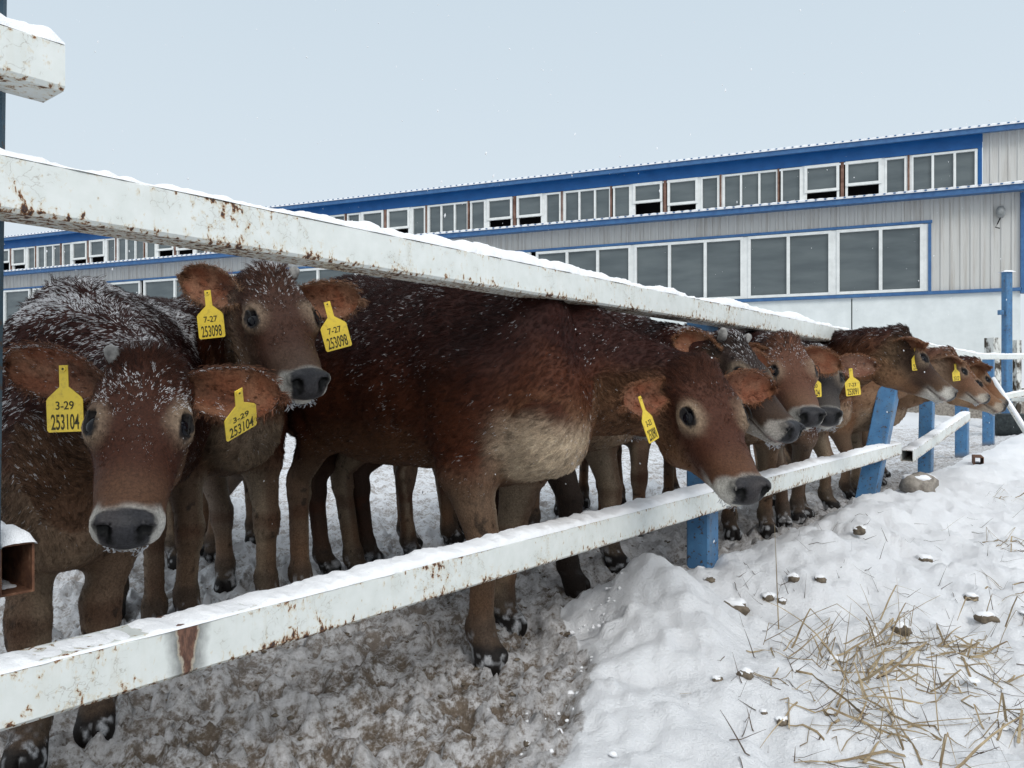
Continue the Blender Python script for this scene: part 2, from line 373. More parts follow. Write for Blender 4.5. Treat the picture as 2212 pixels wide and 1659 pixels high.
def window(u0, u1, z0, z1, bk, splits, front=-.02, fw=.065):                  # frame plus one glass part; splits = inner uprights
    f = MB(); cz = (z0+z1)/2
    f.box(bl(u0+fw/2, bk+front, cz), (fw/2, .04, (z1-z0)/2)); f.box(bl(u1-fw/2, bk+front, cz), (fw/2, .04, (z1-z0)/2))
    f.box(bl((u0+u1)/2, bk+front, z0+fw/2), ((u1-u0)/2-fw, .038, fw/2)); f.box(bl((u0+u1)/2, bk+front, z1-fw/2), ((u1-u0)/2-fw, .038, fw/2))
    for s_ in splits: f.box(bl(s_, bk+front-.004, cz), (fw*.55, .04, (z1-z0)/2-fw))
    fr = f.build('window', M['pvc'], barn)
    g_ = MB(); g_.box(bl((u0+u1)/2, bk+front+.03, cz), ((u1-u0)/2-fw*.6, .006, (z1-z0)/2-fw*.6)); g_.build('pane', M['glass'], fr)
units = [(1807, 1994, [1902]), (1616, 1796, [1703]), (1371, 1606, [1447, 1524]), (1159, 1364, [1226, 1292])]
ue = []
for (x0, x1, sp) in units:
    a, c = b_u(x1)[0], b_u(x0)[0]; ue.append((a, c, [b_u(q)[0] for q in sp]))
for (a, c, sp) in ue: window(a, c, zwb, zwt, 0.0, sp)
pl2 = [(ue[i][1], ue[i+1][0]) for i in range(3)]+[(uWr-.03, ue[0][0])]
for (a, c) in pl2:
    mb = MB(); mb.box(bl((a+c)/2, -.012, (zwt+zwb)/2), (abs(c-a)/2, .03, (zwt-zwb)/2)); mb.build('window_pillar', M['pvc'], barn)
cur = ue[-1][1]+.15; k = 0
while cur < uL-4:
    L = (2.6, 2.6, 4.2, 4.2)[k % 4]; n_ = 2 if L < 3 else 3
    window(cur, cur+L, zwb, zwt, 0.0, [cur+L*q/n_ for q in range(1, n_)]); cur += L+.16; k += 1
# lean-to roof with its blue corrugated edge and snow
def roof_edge(u0, u1, z, bk0, bk1, rise, thick=.13, per=.2, nm='roof'):
    mb = MB(); n = int((u1-u0)/per)
    mb.add([bl(u0, bk0, z), bl(u1, bk0, z), bl(u1, bk1, z+rise), bl(u0, bk1, z+rise), bl(u0, bk0, z+thick), bl(u1, bk0, z+thick), bl(u1, bk1, z+thick+rise), bl(u0, bk1, z+thick+rise)],
           [(0, 1, 2, 3), (4, 7, 6, 5), (0, 4, 5, 1), (1, 5, 6, 2), (2, 6, 7, 3), (3, 7, 4, 0)])
    rb = mb
    for k in range(n):
        a = u0+k*per
        rb.box(bl(a+.04, bk0+.19, z+thick-.002+rise*.1/(bk1-bk0)), (.022, .262, .010))
    rf = mb.build(nm, M['barn_trim'], barn)
    
    V = []; Fc = []; m_ = int((u1-u0)/.05)
    U = np.linspace(u0, u1, m_)
    nz = fbm(np.stack([U, U*0, U*0], 1), 1.2, 9, 3)*.010
    rib = np.abs(((U-u0-.04)/per+.5) % 1-.5)*per
    hgt = .045+nz-.014*np.exp(-(rib/.04)**2)
    for a, h_ in zip(U, hgt): V += [bl(a, bk0-.03, z+thick-.012), bl(a, bk0-.05, z+thick+.03), bl(a, bk0-.02, z+thick+max(h_*1.0, .02)), bl(a, bk0+.3, z+thick+.05+rise*.3/(bk1-bk0)), bl(a, bk1, z+thick+.05+rise)]
    for i in range(m_-1):
        for q in range(4): Fc.append((5*i+q, 5*i+5+q, 5*i+6+q, 5*i+1+q))
    mesh_obj('roof_snow', V, Fc, M['snow_smooth'], rf)
roof_edge(uR-.6, uL, zeave, -.45, back+.1, .35)
# clerestory: cladding to the right of the windows, window row, blue fascia, top roof
u3 = b_u(2113, back)[0]; zf = b_z(2113, 321, back); zt = b_z(2113, 287, back-.35); zb = zeave+.12
corr_wall('cladding', u3-16, u3-.06, zb, zt+.12, back)
mb = MB(); mb.box(bl((u3+uL)/2-.03, back-.03, (zf+zt)/2+.05), ((uL-u3)/2+.05, .05, (zt-zf)/2+.05)); mb.box(bl(u3-.03, back-.03, (zb+zf)/2), (.04, .05, (zf-zb)/2)); mb.build('fascia', M['barn_blue'], barn)
roof_edge(u3-16, uL, zt, back-.35, back+2.5, .55)
segs = [('3', 1968, 2110), ('1', 1911, 1958), ('o', 1826, 1904), ('o', 1738, 1813), ('1', 1687, 1732), ('3', 1563, 1681)]
rng = random.Random(4)
SU = [(t, b_u(x1, back)[0], b_u(x0, back)[0]) for (t, x0, x1) in segs]
period = b_u(1681, back)[0]-b_u(2110, back)[0]
dk = MB(); dk.box(bl((u3+uL)/2, back+.6, (zb+zf)/2-.2), ((uL-u3)/2, .02, (zf-zb)/2+.3)); dk.build('interior_dark_sheet', M['dark'], barn)  # near-black sheet stands for the unlit interior behind the openings
def barp(nm_, mt_, c_, h_):
    m__ = MB(); m__.box(c_, h_); m__.build(nm_, M[mt_], barn)
off = 0
while off < uL-12:
    for (t, a, c) in (SU[:5] if True else []):
        a += off; c += off
        if c > uL-1: continue
        if t == '3': window(a, c, zb, zf-.01, back, [a+(c-a)/3, a+2*(c-a)/3], fw=.05)
        elif t == '1': window(a, c, zb, zf-.01, back, [], fw=.05)
        else:
            op = rng.choice([.36, .40, .42, .45]); zc = zf-(zf-zb)*op
            window(a, c, zc, zf-.01, back, [], fw=.07, front=-.05)
            mb = MB(); mb.box(bl(a+.03, back-.01, (zb+zc)/2), (.03, .04, (zc-zb)/2)); mb.box(bl(c-.03, back-.01, (zb+zc)/2), (.03, .04, (zc-zb)/2)); mb.build('open_window_frame', M['pvc'], barn)
            barp('far_light_board', 'pvc', bl(a+(c-a)*rng.uniform(.2, .4), back+.4, zb+.28), ((c-a)*.18, .01, .15)); barp('far_light_board', 'pvc', bl(a+(c-a)*rng.uniform(.65, .8), back+.4, zb+.24), ((c-a)*.12, .01, .14))  # pale boards stand in for daylight through the opposite windows
            barp('far_light_board', 'pvc', bl((a+c)/2, back+.45, zb+(zc-zb)*.72), ((c-a)*.42, .01, .012))
    for (q0, q1) in ((0, 1), (1, 2), (3, 4)):
        g0, g1 = SU[q0][2]+off, SU[q1][1]+off
        if g1 > g0: barp('window_pillar', 'pvc', bl((g0+g1)/2, back-.02, (zb+zf)/2), ((g1-g0)/2, .03, (zf-zb)/2))
    o1 = SU[2][2]+off; o0 = SU[3][1]+off
    barp('mullion', 'brown_mullion', bl((o1+o0)/2, back-.035, (zb+zf)/2), (abs(o0-o1)/2*.55, .04, (zf-zb)/2))
    for q in (SU[0][2], SU[4][2]): barp('mullion', 'brown_mullion', bl(q+off+.06, back-.045, (zb+zf)/2), (.022, .04, (zf-zb)/2))
    off += period

# body of the barn behind the facade
mb = MB(); mb.box(bl((uR+uL)/2, back+6, zeave/2+.3), ((uL-uR)/2-.2, 5, zeave/2+.2)); mb.build('barn_core', M['barn_white'], barn)
# wall lamp
lo = bl(b_u(2160)[0], -.09, b_z(2160, 462))
mb = MB(); mb.tube([np.array(lo)+(0, 0, .14), np.array(lo)+(0, 0, .08), np.array(lo)-(0, 0, .02), np.array(lo)-(0, 0, .1)], [.05, .085, .09, .05], 12)
Lw = np.array([BP[0], BP[1], 0])
def b2w(v): return Lw+np.array([BU[0]*v[0]+BW[0]*_ly*v[1], BU[1]*v[0]+BW[1]*_ly*v[1], v[2]])
simple('lamp_grey', (.18, .19, .19), (.3, .31, .31), 12, .5, 0)
wl = empty('wall_lamp', tuple(b2w(lo))); wl.rotation_euler = barn.rotation_euler
def shiftV(mb, o): mb.V = [tuple(np.array(v)-np.array(o)) for v in mb.V]
shiftV(mb, lo); mb.build('lamp_body', M['lamp_grey'], wl, True)
mb = MB(); mb.tube([(0, 0, -.08), (.06, .02, -.22), (.1, .02, -.3), (.02, .03, -.33)], .012, 6); mb.build('cable', M['dark'], wl)
tag(wl, 'small grey lamp with a hanging cable on the barn wall, right of the big windows', 'wall lamp')

# ------------------------------------------------------------------ fence
def s_at(x, off=0.0):                              # position along the fence where photo column x meets the plane at this offset
    k = (x-CX)/F; p = P0+FN*off
    return (k*p[1]-p[0])/(FD[0]-k*FD[1])
def snow_strip(L, half, hz, seed, amp=.018, n=None):
    n = n or max(12, int(L/.006)); V = []; Fc = []; A = np.linspace(-L/2, L/2, n); m_ = 13
    P = np.stack([A, A*0, A*0+seed], 1)
    h = amp*np.clip(.75+.8*fbm(P, 2.6, seed, 3)+.30*fbm(P, 30, seed+5, 3), .12, 2); w1 = half*(1.0+.10*fbm(P, 25, seed+9, 3)); w2 = half*(1.0+.10*fbm(P, 22, seed+14, 3))
    for i, a in enumerate(A):
        ef = min(1, (i+1)/4, (n-i)/4)
        for k in range(m_):
            t = pi*k/(m_-1); c = cos(t)
            V.append((a, c*(w1[i] if c > 0 else w2[i]), hz-.004+(abs(sin(t))**.6)*h[i]*ef))
    V = np.array(V); V = V+(np.stack([fbm(V, 70, seed+3+q, 3) for q in range(3)], 1)*.0045)*(V[:, 2:3] > hz+.001)
    for i in range(n-1):
        for k in range(m_-1): Fc.append((i*m_+k, i*m_+k+1, (i+1)*m_+k+1, (i+1)*m_+k))
    return V, Fc
def place(o, root_loc, a, b):                      # local x from a to b, centred
    a = np.array(a, float); b = np.array(b, float); d = nrm(b-a); y = nrm(np.cross((0, 0, 1.), d)); z = np.cross(d, y)
    from mathutils import Matrix
    Mx = Matrix(((d[0], y[0], z[0], 0), (d[1], y[1], z[1], 0), (d[2], y[2], z[2], 0), (0, 0, 0, 1)))
    o.matrix_local = Matrix.Translation(((a+b)/2-np.array(root_loc)).tolist()) @ Mx
def rail(name, root, rl, a, b, hy=.0425, hz=.0425, mat=None, snow=.018, seed=1, hollow=False, wall=.004):
    L = float(np.linalg.norm(np.array(b)-np.array(a))); mb = MB()
    if not hollow: mb.rbox((0, 0, 0), (L/2, hy, hz), .006)
    else:
        for sgn in (-1, 1):
            mb.box((0, sgn*(hy-wall/2), 0), (L/2, wall/2, hz)); mb.box((0, 0, sgn*(hz-wall/2)), (L/2, hy-wall, wall/2))
    o = mb.build(name, mat or M['white'], root); place(o, rl, a, b)
    if snow:
        V, Fc = snow_strip(L, hy*1.0, hz, seed, snow); mesh_obj('snow_cap', V, Fc, M['snow'], o, True)
    return o
FR = tuple(fpt(0, -.135, 0)); fence = empty('cattle_fence', FR)
tag(fence, 'rusty white tube rails welded to blue posts with snow on top, calves reaching through it', 'fence')
c0 = -.0425
zu, zl = 1.084, .360
sL = s_at(-160); sU = s_at(1866)
rail('top_rail', fence, FR, fpt(sL, c0, zu+.001), fpt(sU, c0, zu+.001), .0425, .0405, snow=.031, seed=3)
_e = s_at(1948); M['white_weld'] = mat_white_paint('white_rail_paint_welded', weld=s_at(405)-(sL+_e)/2)
rl_ = rail('bottom_rail', fence, FR, fpt(sL, c0, zl+.002), fpt(_e, c0, zl-.004), .0425, .0425, snow=.024, seed=8, mat=M['white_weld'])
rail('top_rail', fence, FR, fpt(s_at(1900), c0-.03, 1.105), fpt(s_at(2111), c0, 1.118), .0425, .0425, snow=.022, seed=13)
rb_ = rail('bottom_rail', fence, FR, fpt(s_at(1966), c0+.02, .285), fpt(s_at(2096), c0, .49), .0425, .0425, snow=.020, seed=17, hollow=True)
e3 = px(2111, 770, 8.6); e4 = px(2290, 771, 10.4)
rail('top_rail', fence, FR, e3+(0, .12, 0), e4, .035, .03, snow=.02, seed=23)
rail('side_rail', fence, FR, px(2148, 862, 11.6), px(2290, 832, 12.6), .04, .04, snow=.02, seed=24)
rail('side_rail', fence, FR, px(2185, 862, 12.6), px(2290, 868, 12.4), .04, .04, snow=.02, seed=25)
# stub of the higher rail at the left and the post beside it
sS = s_at(141)
rail('stub_rail', fence, FR, fpt(sS-.9, c0, 1.271), fpt(sS, c0, 1.271), .0425, .0355, snow=.036, seed=31)
def post(x_r, base_z, top_z, lean=(0, 0), half=.05, off=-.085, mat=None, name='post', s=None):
    # x_r: photo column of the far outer corner
    sc_ = (s_at(x_r, off)-half) if s is None else s
    q = fpt(sc_, off-half, 0); mb = MB(); r = .007; L = top_z-base_z
    prof = [(-half+r, -half), (half-r, -half), (half, -half+r), (half, half-r), (half-r, half), (-half+r, half), (-half, half-r), (-half, -half+r)]
    V = []
    for z in (0, L):
        for (a, c) in prof: V.append(tuple(np.array([FD[0]*a+FN[0]*c+lean[0]*z, FD[1]*a+FN[1]*c+lean[1]*z, z])))
    mb.add(V, [(i, (i+1) % 8, 8+(i+1) % 8, 8+i) for i in range(8)]+[tuple(range(7, -1, -1)), tuple(range(8, 16))])
    o = mb.build(name, mat or M['blue'], fence); o.location = tuple(np.array([q[0], q[1], base_z])-np.array(FR)); return o, q
p1, q1 = post(1553, -.15, 1.075)
lean2 = (.125, .10)
post(1888, -.12, 1.07, lean=(.27, .133), half=.062, off=-.085)
post(2016, -.1, 1.09, lean=(.05, .05), half=.055)
post(2094, -.06, 1.16, half=.062)
post(2149, -.06, 1.21, half=.065)
simple('dark_cap', (.015, .02, .022), (.05, .06, .06), 20, .6, .1)
M['post_dark'] = mat_blue('dark_post_paint', (.035, .075, .11), (.03, .05, .06))
pL, qL = post(-7, -.1, 1.52, lean=(.012, 0), half=.05, off=-.09, mat=M['post_dark'])
mb = MB(); mb.tube([(.05, -.02, 1.485), (.05, -.02, 1.49), (.05, -.02, 1.75)], [.022, .05, .05], 10); o = mb.build('post_cap', M['dark_cap'], pL)
# cross tube of the pen divider, open end towards the viewer
ec_ = px(37, 1229, 1.2); DV = empty('divider_rail', (ec_[0], ec_[1], 0)); tag(DV, 'open-ended rusty square tube with snow on top, at the left edge beside the nearest calf', 'rail')
far_ = ec_+np.array([-.785, .62, 0])*1.6
o = rail('tube', DV, (ec_[0], ec_[1], 0), far_, ec_, .0245, .040, M['rust'], snow=0, hollow=True, wall=.0035)
V, Fc = snow_strip(1.62, .026, .040, 41, .020); mesh_obj('snow_cap', V, Fc, M['snow'], o, True)
V, Fc = snow_strip(.25, .018, -.0395, 43, .010, 24); V = np.array(V); V[:, 0] += .66; mesh_obj('snow_inside', V, Fc, M['snow'], o, True)
# tall blue post further off
tp = px(2175, 925, 13.0); zt_ = b_ = HC+(CY-588)/F*13.0
tall = empty('tall_post', (tp[0], tp[1], 0)); tag(tall, 'tall square blue post at the right, standing in front of the white barn wall', 'post')
def straight_post(name, root, base, top, half, mat, rz=.4):
    R = np.array([[cos(rz), -sin(rz), 0], [sin(rz), cos(rz), 0], [0, 0, 1]]); mb = MB(); mb.box((0, 0, (base+top)/2), (half, half, (top-base)/2), R); return mb.build(name, mat, root)
straight_post('post_body', tall, -.1, zt_, .056, M['blue'], .15)
mb = MB(); mb.box((-.1, 0, .8+(835-675)/F*13), (.04, .03, .04)); mb.build('bracket', M['blue'], tall)
V, Fc = snow_strip(.2, .09, zt_, 51, .04, 10); mesh_obj('snow_cap', V, Fc, M['snow'], tall, True)
# old peeled white post beside it
op = px(2145, 860, 14.5); old = empty('old_post', (op[0], op[1], 0)); tag(old, 'old peeling white wooden post, left of the tall blue post', 'post')
simple('peeling', (.05, .04, .03), (.62, .63, .60), 7, .9, .2, (1, 1, .5), .45, .55)
straight_post('post_body', old, .0, HC+(CY-730)/F*14.5, .10, M['peeling'], .3)
# far thin white posts by the barn on the right
for i, (x_, y0, y1) in enumerate(((2197, 862, 735),)):
    q = px(x_, y0, 14.5); t_ = empty('white_post', (q[0], q[1], 0)); tag(t_, 'thin white post at the right edge by the barn wall', 'post')
    straight_post('post_body', t_, 0, HC+(CY-y1)/F*14.5, .05, M['peeling'], .2)
# leaning snowy white bar at the right edge
a_ = px(2146, 822, 7.4); b2_ = px(2232, 958, 6.6); bar = empty('leaning_bar', (b2_[0], b2_[1], 0)); tag(bar, 'snow-covered white metal bar leaning down to the right beyond the last calf', 'bar')
mb = MB(); mb.tube([a_-(b2_[0], b2_[1], 0), b2_-np.array([b2_[0], b2_[1], 0])], .024, 10); mb.build('bar_tube', M['white'], bar, True)
mb = MB(); mb.tube([a_-(b2_[0], b2_[1], -.020), (a_+b2_)/2-np.array([b2_[0], b2_[1], -.022]), b2_-np.array([b2_[0], b2_[1], -.018])], .019, 8); mb.build('snow_cap', M['snow'], bar, True)
# barn plinth and dark clutter in the far corner
pl_ = empty('concrete_plinth', tuple(b2w(bl(b_u(2206)[0]+3, -.5, 0)))); pl_.rotation_euler = barn.rotation_euler; tag(pl_, 'low grimy grey concrete kerb along the foot of the barn wall', 'kerb')
mb = MB(); mb.box((0, 0, .3), (9, .35, .47)); mb.build('kerb_body', M['stone'], pl_)
ty = px(2204, 880, 12.2); tyo = empty('feed_tub', (ty[0], ty[1], gz(ty[0], ty[1]))); tag(tyo, 'dark round rubber tub on the ground behind the rails at the right edge', 'tub')
mb = MB(); mb.tube([(0, 0, -.02), (0, 0, .1), (0, 0, .3), (0, 0, .31), (0, 0, .2)], [.36, .42, .46, .42, .38], 20); mb.build('tub_body', M['dark_cap'], tyo, True)

# ------------------------------------------------------------------ calves: one blended surface each, from tapered limbs
def smin(a, b, k):
    h = np.clip(.5+.5*(b-a)/k, 0, 1); return b*(1-h)+a*h-k*h*(1-h)
class Field:
    def __init__(s, lo, hi, h):
        s.h = h; s.lo = np.array(lo, float); s.n = np.ceil((np.array(hi)-s.lo)/h).astype(int)+1
        s.D = np.full(s.n, .2, np.float32)
    def sub(s, lo, hi):
        a = np.maximum(np.floor((lo-s.lo)/s.h).astype(int), 0); b = np.minimum(np.ceil((hi-s.lo)/s.h).astype(int)+1, s.n)
        if (b <= a).any(): return None
        g = np.meshgrid(*[s.lo[i]+np.arange(a[i], b[i])*s.h for i in range(3)], indexing='ij')
        return (slice(a[0], b[0]), slice(a[1], b[1]), slice(a[2], b[2])), np.stack(g, -1)
    def cone(s, a, b, ra, rb, up=(0, 0, 1), k=.03, cut=False):   # ra, rb = (half width, half height); a == b is an ellipsoid with ra = 3 radii
        a = np.array(a, float); b = np.array(b, float); L = np.linalg.norm(b-a)
        if L < 1e-6:
            R = rb; r = np.array(ra, float); mr = r.max()+k+.03
            z = s.sub(a-mr, a+mr)
            if z is None: return
            sl_, P = z; q = (P-a)@R; k0 = np.linalg.norm(q/r, axis=-1); k1 = np.linalg.norm(q/r**2, axis=-1)+1e-9
            d = np.where(k0 < 1e-4, -r.min(), k0*(k0-1)/k1)
        else:
            ra = (ra, ra) if np.isscalar(ra) else ra; rb = (rb, rb) if np.isscalar(rb) else rb
            mr = max(*ra, *rb)+k+.03; z = s.sub(np.minimum(a, b)-mr, np.maximum(a, b)+mr)
            if z is None: return
            sl_, P = z; ax = (b-a)/L; u = np.cross(up, ax); 
            if np.linalg.norm(u) < 1e-3: u = np.cross((1., 0, 0), ax)
            u = nrm(u); v = np.cross(ax, u); q = P-a
            t = q@ax; h = np.clip(t/L, 0, 1); h = h*1.0; dt = t-h*L; qu = q@u; qv = q@v
            rw = ra[0]+(rb[0]-ra[0])*h; rh = ra[1]+(rb[1]-ra[1])*h; rc = np.minimum(rw, rh)
            k0 = np.sqrt((qu/rw)**2+(qv/rh)**2+(dt/rc)**2); k1 = np.sqrt((qu/rw**2)**2+(qv/rh**2)**2+(dt/rc**2)**2)+1e-9
            d = np.where(k0 < 1e-4, -rc, k0*(k0-1)/k1)
        cur = s.D[sl_]
        if cut: s.D[sl_] = -smin(-cur, d.astype(np.float32), k)
        else: s.D[sl_] = smin(cur, d.astype(np.float32), k)
    def surface(s):                                # surface nets
        D = s.D; ins = D < 0; nx, ny, nz = D.shape
        c = np.zeros((nx-1, ny-1, nz-1), np.uint8)
        for a in (0, 1):
            for b in (0, 1):
                for e_ in (0, 1): c += ins[a:nx-1+a, b:ny-1+b, e_:nz-1+e_]
        act = (c > 0) & (c < 8); I = np.argwhere(act); vid = np.full(act.shape, -1, np.int64); vid[act] = np.arange(len(I))
        acc = np.zeros((len(I), 3)); cnt = np.zeros(len(I))
        corners = [(a, b, e_) for a in (0, 1) for b in (0, 1) for e_ in (0, 1)]
        val = {q: D[I[:, 0]+q[0], I[:, 1]+q[1], I[:, 2]+q[2]] for q in corners}
        for q in corners:
            for ax in range(3):
                if q[ax]: continue
                r = list(q); r[ax] = 1; r = tuple(r); v0, v1 = val[q], val[r]; mk = (v0 < 0) != (v1 < 0)
                t = np.where(mk, v0/np.where(mk, v0-v1, 1), 0)
                p = np.tile(np.array(q, float), (len(I), 1)); p[:, ax] += t
                acc[mk] += p[mk]; cnt[mk] += 1
        V = s.lo+(I+acc/cnt[:, None])*s.h
        Q = []
        for ax in range(3):
            b1, b2 = [(1, 2), (2, 0), (0, 1)][ax]
            sl0 = [slice(1, -1)]*3; 
            A = D < 0
            s0 = [slice(1, -1)]*3; s1 = [slice(1, -1)]*3; s0[ax] = slice(0, -1); s1[ax] = slice(1, None)
            a0 = A[tuple(s0)]; a1 = A[tuple(s1)]; E_ = np.argwhere(a0 != a1)
            flip = a1[tuple(E_.T)]
            base = E_.copy(); 
            for d_ in range(3):
                if d_ != ax: base[:, d_] += 1
            def vv(o1, o2):
                w_ = base.copy(); w_[:, b1] -= o1; w_[:, b2] -= o2; return vid[w_[:, 0], w_[:, 1], w_[:, 2]]
            q = np.stack([vv(1, 1), vv(0, 1), vv(0, 0), vv(1, 0)], 1); q[flip] = q[flip][:, ::-1]; Q.append(q)
        Q = np.concatenate(Q); Q = Q[(Q >= 0).all(1)]
        return V, Q
def relax(V, Q, it=2, lam=.5):
    Ed = np.concatenate([Q[:, [0, 1]], Q[:, [1, 2]], Q[:, [2, 3]], Q[:, [3, 0]]]); n = len(V); c = np.bincount(Ed.ravel(), minlength=n).astype(float)
    for k in range(it):
        for l_ in (lam, -lam*1.04):
            a = np.zeros_like(V)
            for d in range(3): a[:, d] = np.bincount(Ed[:, 0], V[Ed[:, 1], d], n)+np.bincount(Ed[:, 1], V[Ed[:, 0], d], n)
            V = V+l_*(a/c[:, None]-V)
    return V
def vnormals(V, Q):
    nf = np.cross(V[Q[:, 2]]-V[Q[:, 0]], V[Q[:, 3]]-V[Q[:, 1]]); n = np.zeros_like(V)
    for k in range(4):
        for d in range(3): n[:, d] += np.bincount(Q[:, k], nf[:, d], len(V))
    return nrm(n)
def rotm(yaw, pitch, roll):                        # columns: forward, left, up
    y, p, o = radians(yaw), radians(pitch), radians(roll)
    X = np.array([cos(y)*cos(p), sin(y)*cos(p), -sin(p)]); L = np.array([-sin(y), cos(y), 0.]); Z = np.cross(X, L)
    return np.stack([X, L*cos(o)+Z*sin(o), -L*sin(o)+Z*cos(o)], 1)
def mixc(a, b, t): return a*(1-t[:, None])+np.array(b)[None]*t[:, None] if np.ndim(b) == 1 else a*(1-t[:, None])+b*t[:, None]
PAL = dict(dark=(.026, .0068, .0044), mid=(.078, .0230, .0098), tan=(.26, .132, .066), cream=(.52, .41, .29), face=(.048, .0160, .0085), cheek=(.135, .076, .044),
           leg=(.16, .102, .066), ring=(.33, .25, .175), muz=(.52, .495, .445), ear=(.245, .115, .066))
from mathutils import kdtree
def strands(name, parent, P, Nn, Dr, Ln, C, rad, lift, seed, clump=.35, keys=5, mat=None, ci=None):
    n = len(P)
    if n == 0: return
    T = nrm(Dr-Nn*np.sum(Dr*Nn, 1, keepdims=True)); t = np.linspace(0, 1, keys)
    cl = np.stack([vn(P, 75, seed+i) for i in range(3)], 1)*.65+np.stack([vn(P, 190, seed+i+9) for i in range(3)], 1)*.35
    J = RNG.normal(0, .16, (n, 3)); B = np.cross(Nn, T); ph = vn(P, 30, seed+20)*pi
    out = np.zeros((n, keys, 3), np.float32)
    for i, tt in enumerate(t):
        wav = np.sin(tt*5+ph)[:, None]*B*.10
        d = T*(tt*(1-.3*lift[:, None]))+Nn*(lift[:, None]*(tt-.45*tt*tt))+(cl*clump+J*.5)*tt**1.3+wav*tt
        out[:, i] = P+d*Ln[:, None]-Nn*.001
    if ci is not None:
        k_ = (RNG.uniform(.35, .85, n)*np.clip(Ln/.02, .3, 1))[:, None]
        o2 = out.copy()
        for i, tt in enumerate(t): out[:, i] = o2[:, i]*(1-k_*tt**1.1)+o2[ci, i]*(k_*tt**1.1)
    hc = bpy.data.hair_curves.new(name); hc.add_curves([keys]*n)
    hc.attributes["position"].data.foreach_set("vector", out.ravel())
    r = hc.attributes.get("radius") or hc.attributes.new("radius", 'FLOAT', 'POINT')
    rr = (rad[:, None]*(1-.75*t[None]**1.5)).astype(np.float32); r.data.foreach_set("value", rr.ravel())
    a = hc.attributes.new("coat", 'FLOAT_COLOR', 'CURVE'); a.data.foreach_set("color", np.concatenate([C, np.ones((n, 1))], 1).astype(np.float32).ravel())
    hc.materials.append(mat or M['hair']); o = bpy.data.objects.new(name, hc); COL.objects.link(o)
    if parent is not None: o.parent = parent
    return o

def ear_geom(base, tip, nv, W, seed, nu=16, nvv=9, base_in=.03, cup=.30):
    """leaf-shaped cupped ear; nv = direction the hollow side faces. Returns V, Q(quads), dir, inner flag, rim strands"""
    L = np.linalg.norm(tip-base); ax = (tip-base)/L; nv = nrm(nv-ax*np.dot(nv, ax)); sd = np.cross(ax, nv)
    U = np.linspace(0, 1, nu); S = np.linspace(-1, 1, nvv); V = []; D = []; inner = []; tt = []
    for side in (1, -1):
        for u in U:
            wd = W/2*(np.interp(u, [0, .12, .3, .55, .75, .9, .97, 1.0], [.34, .48, .84, 1.0, .93, .66, .36, .05]))
            cp = cup*W*(1-.45*u)
            for s_ in S:
                p = base-ax*base_in*(1-u)+ax*L*u+sd*wd*s_*(1-.06*abs(s_))+nv*(cp*(s_*s_)-cp*.35-.02*sin(pi*u))
                th = (.0045*(1-u*.5))*(1-s_**4)*side
                V.append(p+nv*th*.9); D.append(ax+sd*s_*.35); inner.append(side > 0); tt.append((u, s_))
    V = np.array(V); Q = []
    for k, side in enumerate((1, -1)):
        o_ = k*nu*nvv
        for i in range(nu-1):
            for j in range(nvv-1):
                q = [o_+i*nvv+j, o_+i*nvv+j+1, o_+(i+1)*nvv+j+1, o_+(i+1)*nvv+j]
                Q.append(q if side > 0 else q[::-1])
    n2 = nu*nvv                                     # close the rim
    for i in range(nu-1):
        Q.append([i*nvv, (i+1)*nvv, n2+(i+1)*nvv, n2+i*nvv]); Q.append([(i+1)*nvv+nvv-1, i*nvv+nvv-1, n2+i*nvv+nvv-1, n2+(i+1)*nvv+nvv-1])
    for j in range(nvv-1): Q.append([(nu-1)*nvv+j, (nu-1)*nvv+j+1, n2+(nu-1)*nvv+j+1, n2+(nu-1)*nvv+j])
    Q = np.array(Q)
    # make sure the hollow side faces nv
    f = Q[nvv*2]; nn = np.cross(V[f[2]]-V[f[0]], V[f[3]]-V[f[1]])
    if np.dot(nn, nv) < 0: Q = Q[:, ::-1]
    return V, Q, nrm(np.array(D)), np.array(inner), np.array(tt), ax, nv, sd
def wvec(dx, dy, D, L, sgn=0):                     # a vector of length L seen as (dx, dy) photo pixels at distance D
    x, z = dx/F*D, -dy/F*D; l = math.hypot(x, z); y = math.sqrt(max(0, L*L-l*l))*sgn
    v = np.array([x, y, z]); return v/np.linalg.norm(v)*L
TAGSH = [(-.008, 0), (.008, 0), (.0085, -.040), (.031, -.060), (.034, -.065), (.034, -.120), (.031, -.124), (-.031, -.124), (-.034, -.120), (-.034, -.065), (-.031, -.060), (-.0085, -.040)]
def make_text(s, size, name, parent, O, r, d, nrm_, wscale=.62, mat=None):
    cu = bpy.data.curves.new(name, 'FONT'); cu.body = s; cu.align_x = 'CENTER'; cu.size = size; cu.extrude = .0002; cu.offset = size*.012
    t = bpy.data.objects.new(name+"_t", cu); COL.objects.link(t); bpy.context.view_layer.update()
    dg = bpy.context.evaluated_depsgraph_get(); me = bpy.data.meshes.new_from_object(t.evaluated_get(dg))
    bpy.data.objects.remove(t); V = np.zeros(len(me.vertices)*3, np.float32); me.vertices.foreach_get("co", V); V = V.reshape(-1, 3)
    W = O+V[:, :1]*wscale*r-V[:, 1:2]*d+(V[:, 2:3]+.0012)*nrm_
    me.vertices.foreach_set("co", W.astype(np.float32).ravel()); me.materials.clear(); me.materials.append(mat or M['ink']); me.name = name
    o = bpy.data.objects.new(name, me); COL.objects.link(o); o.parent = parent; return o
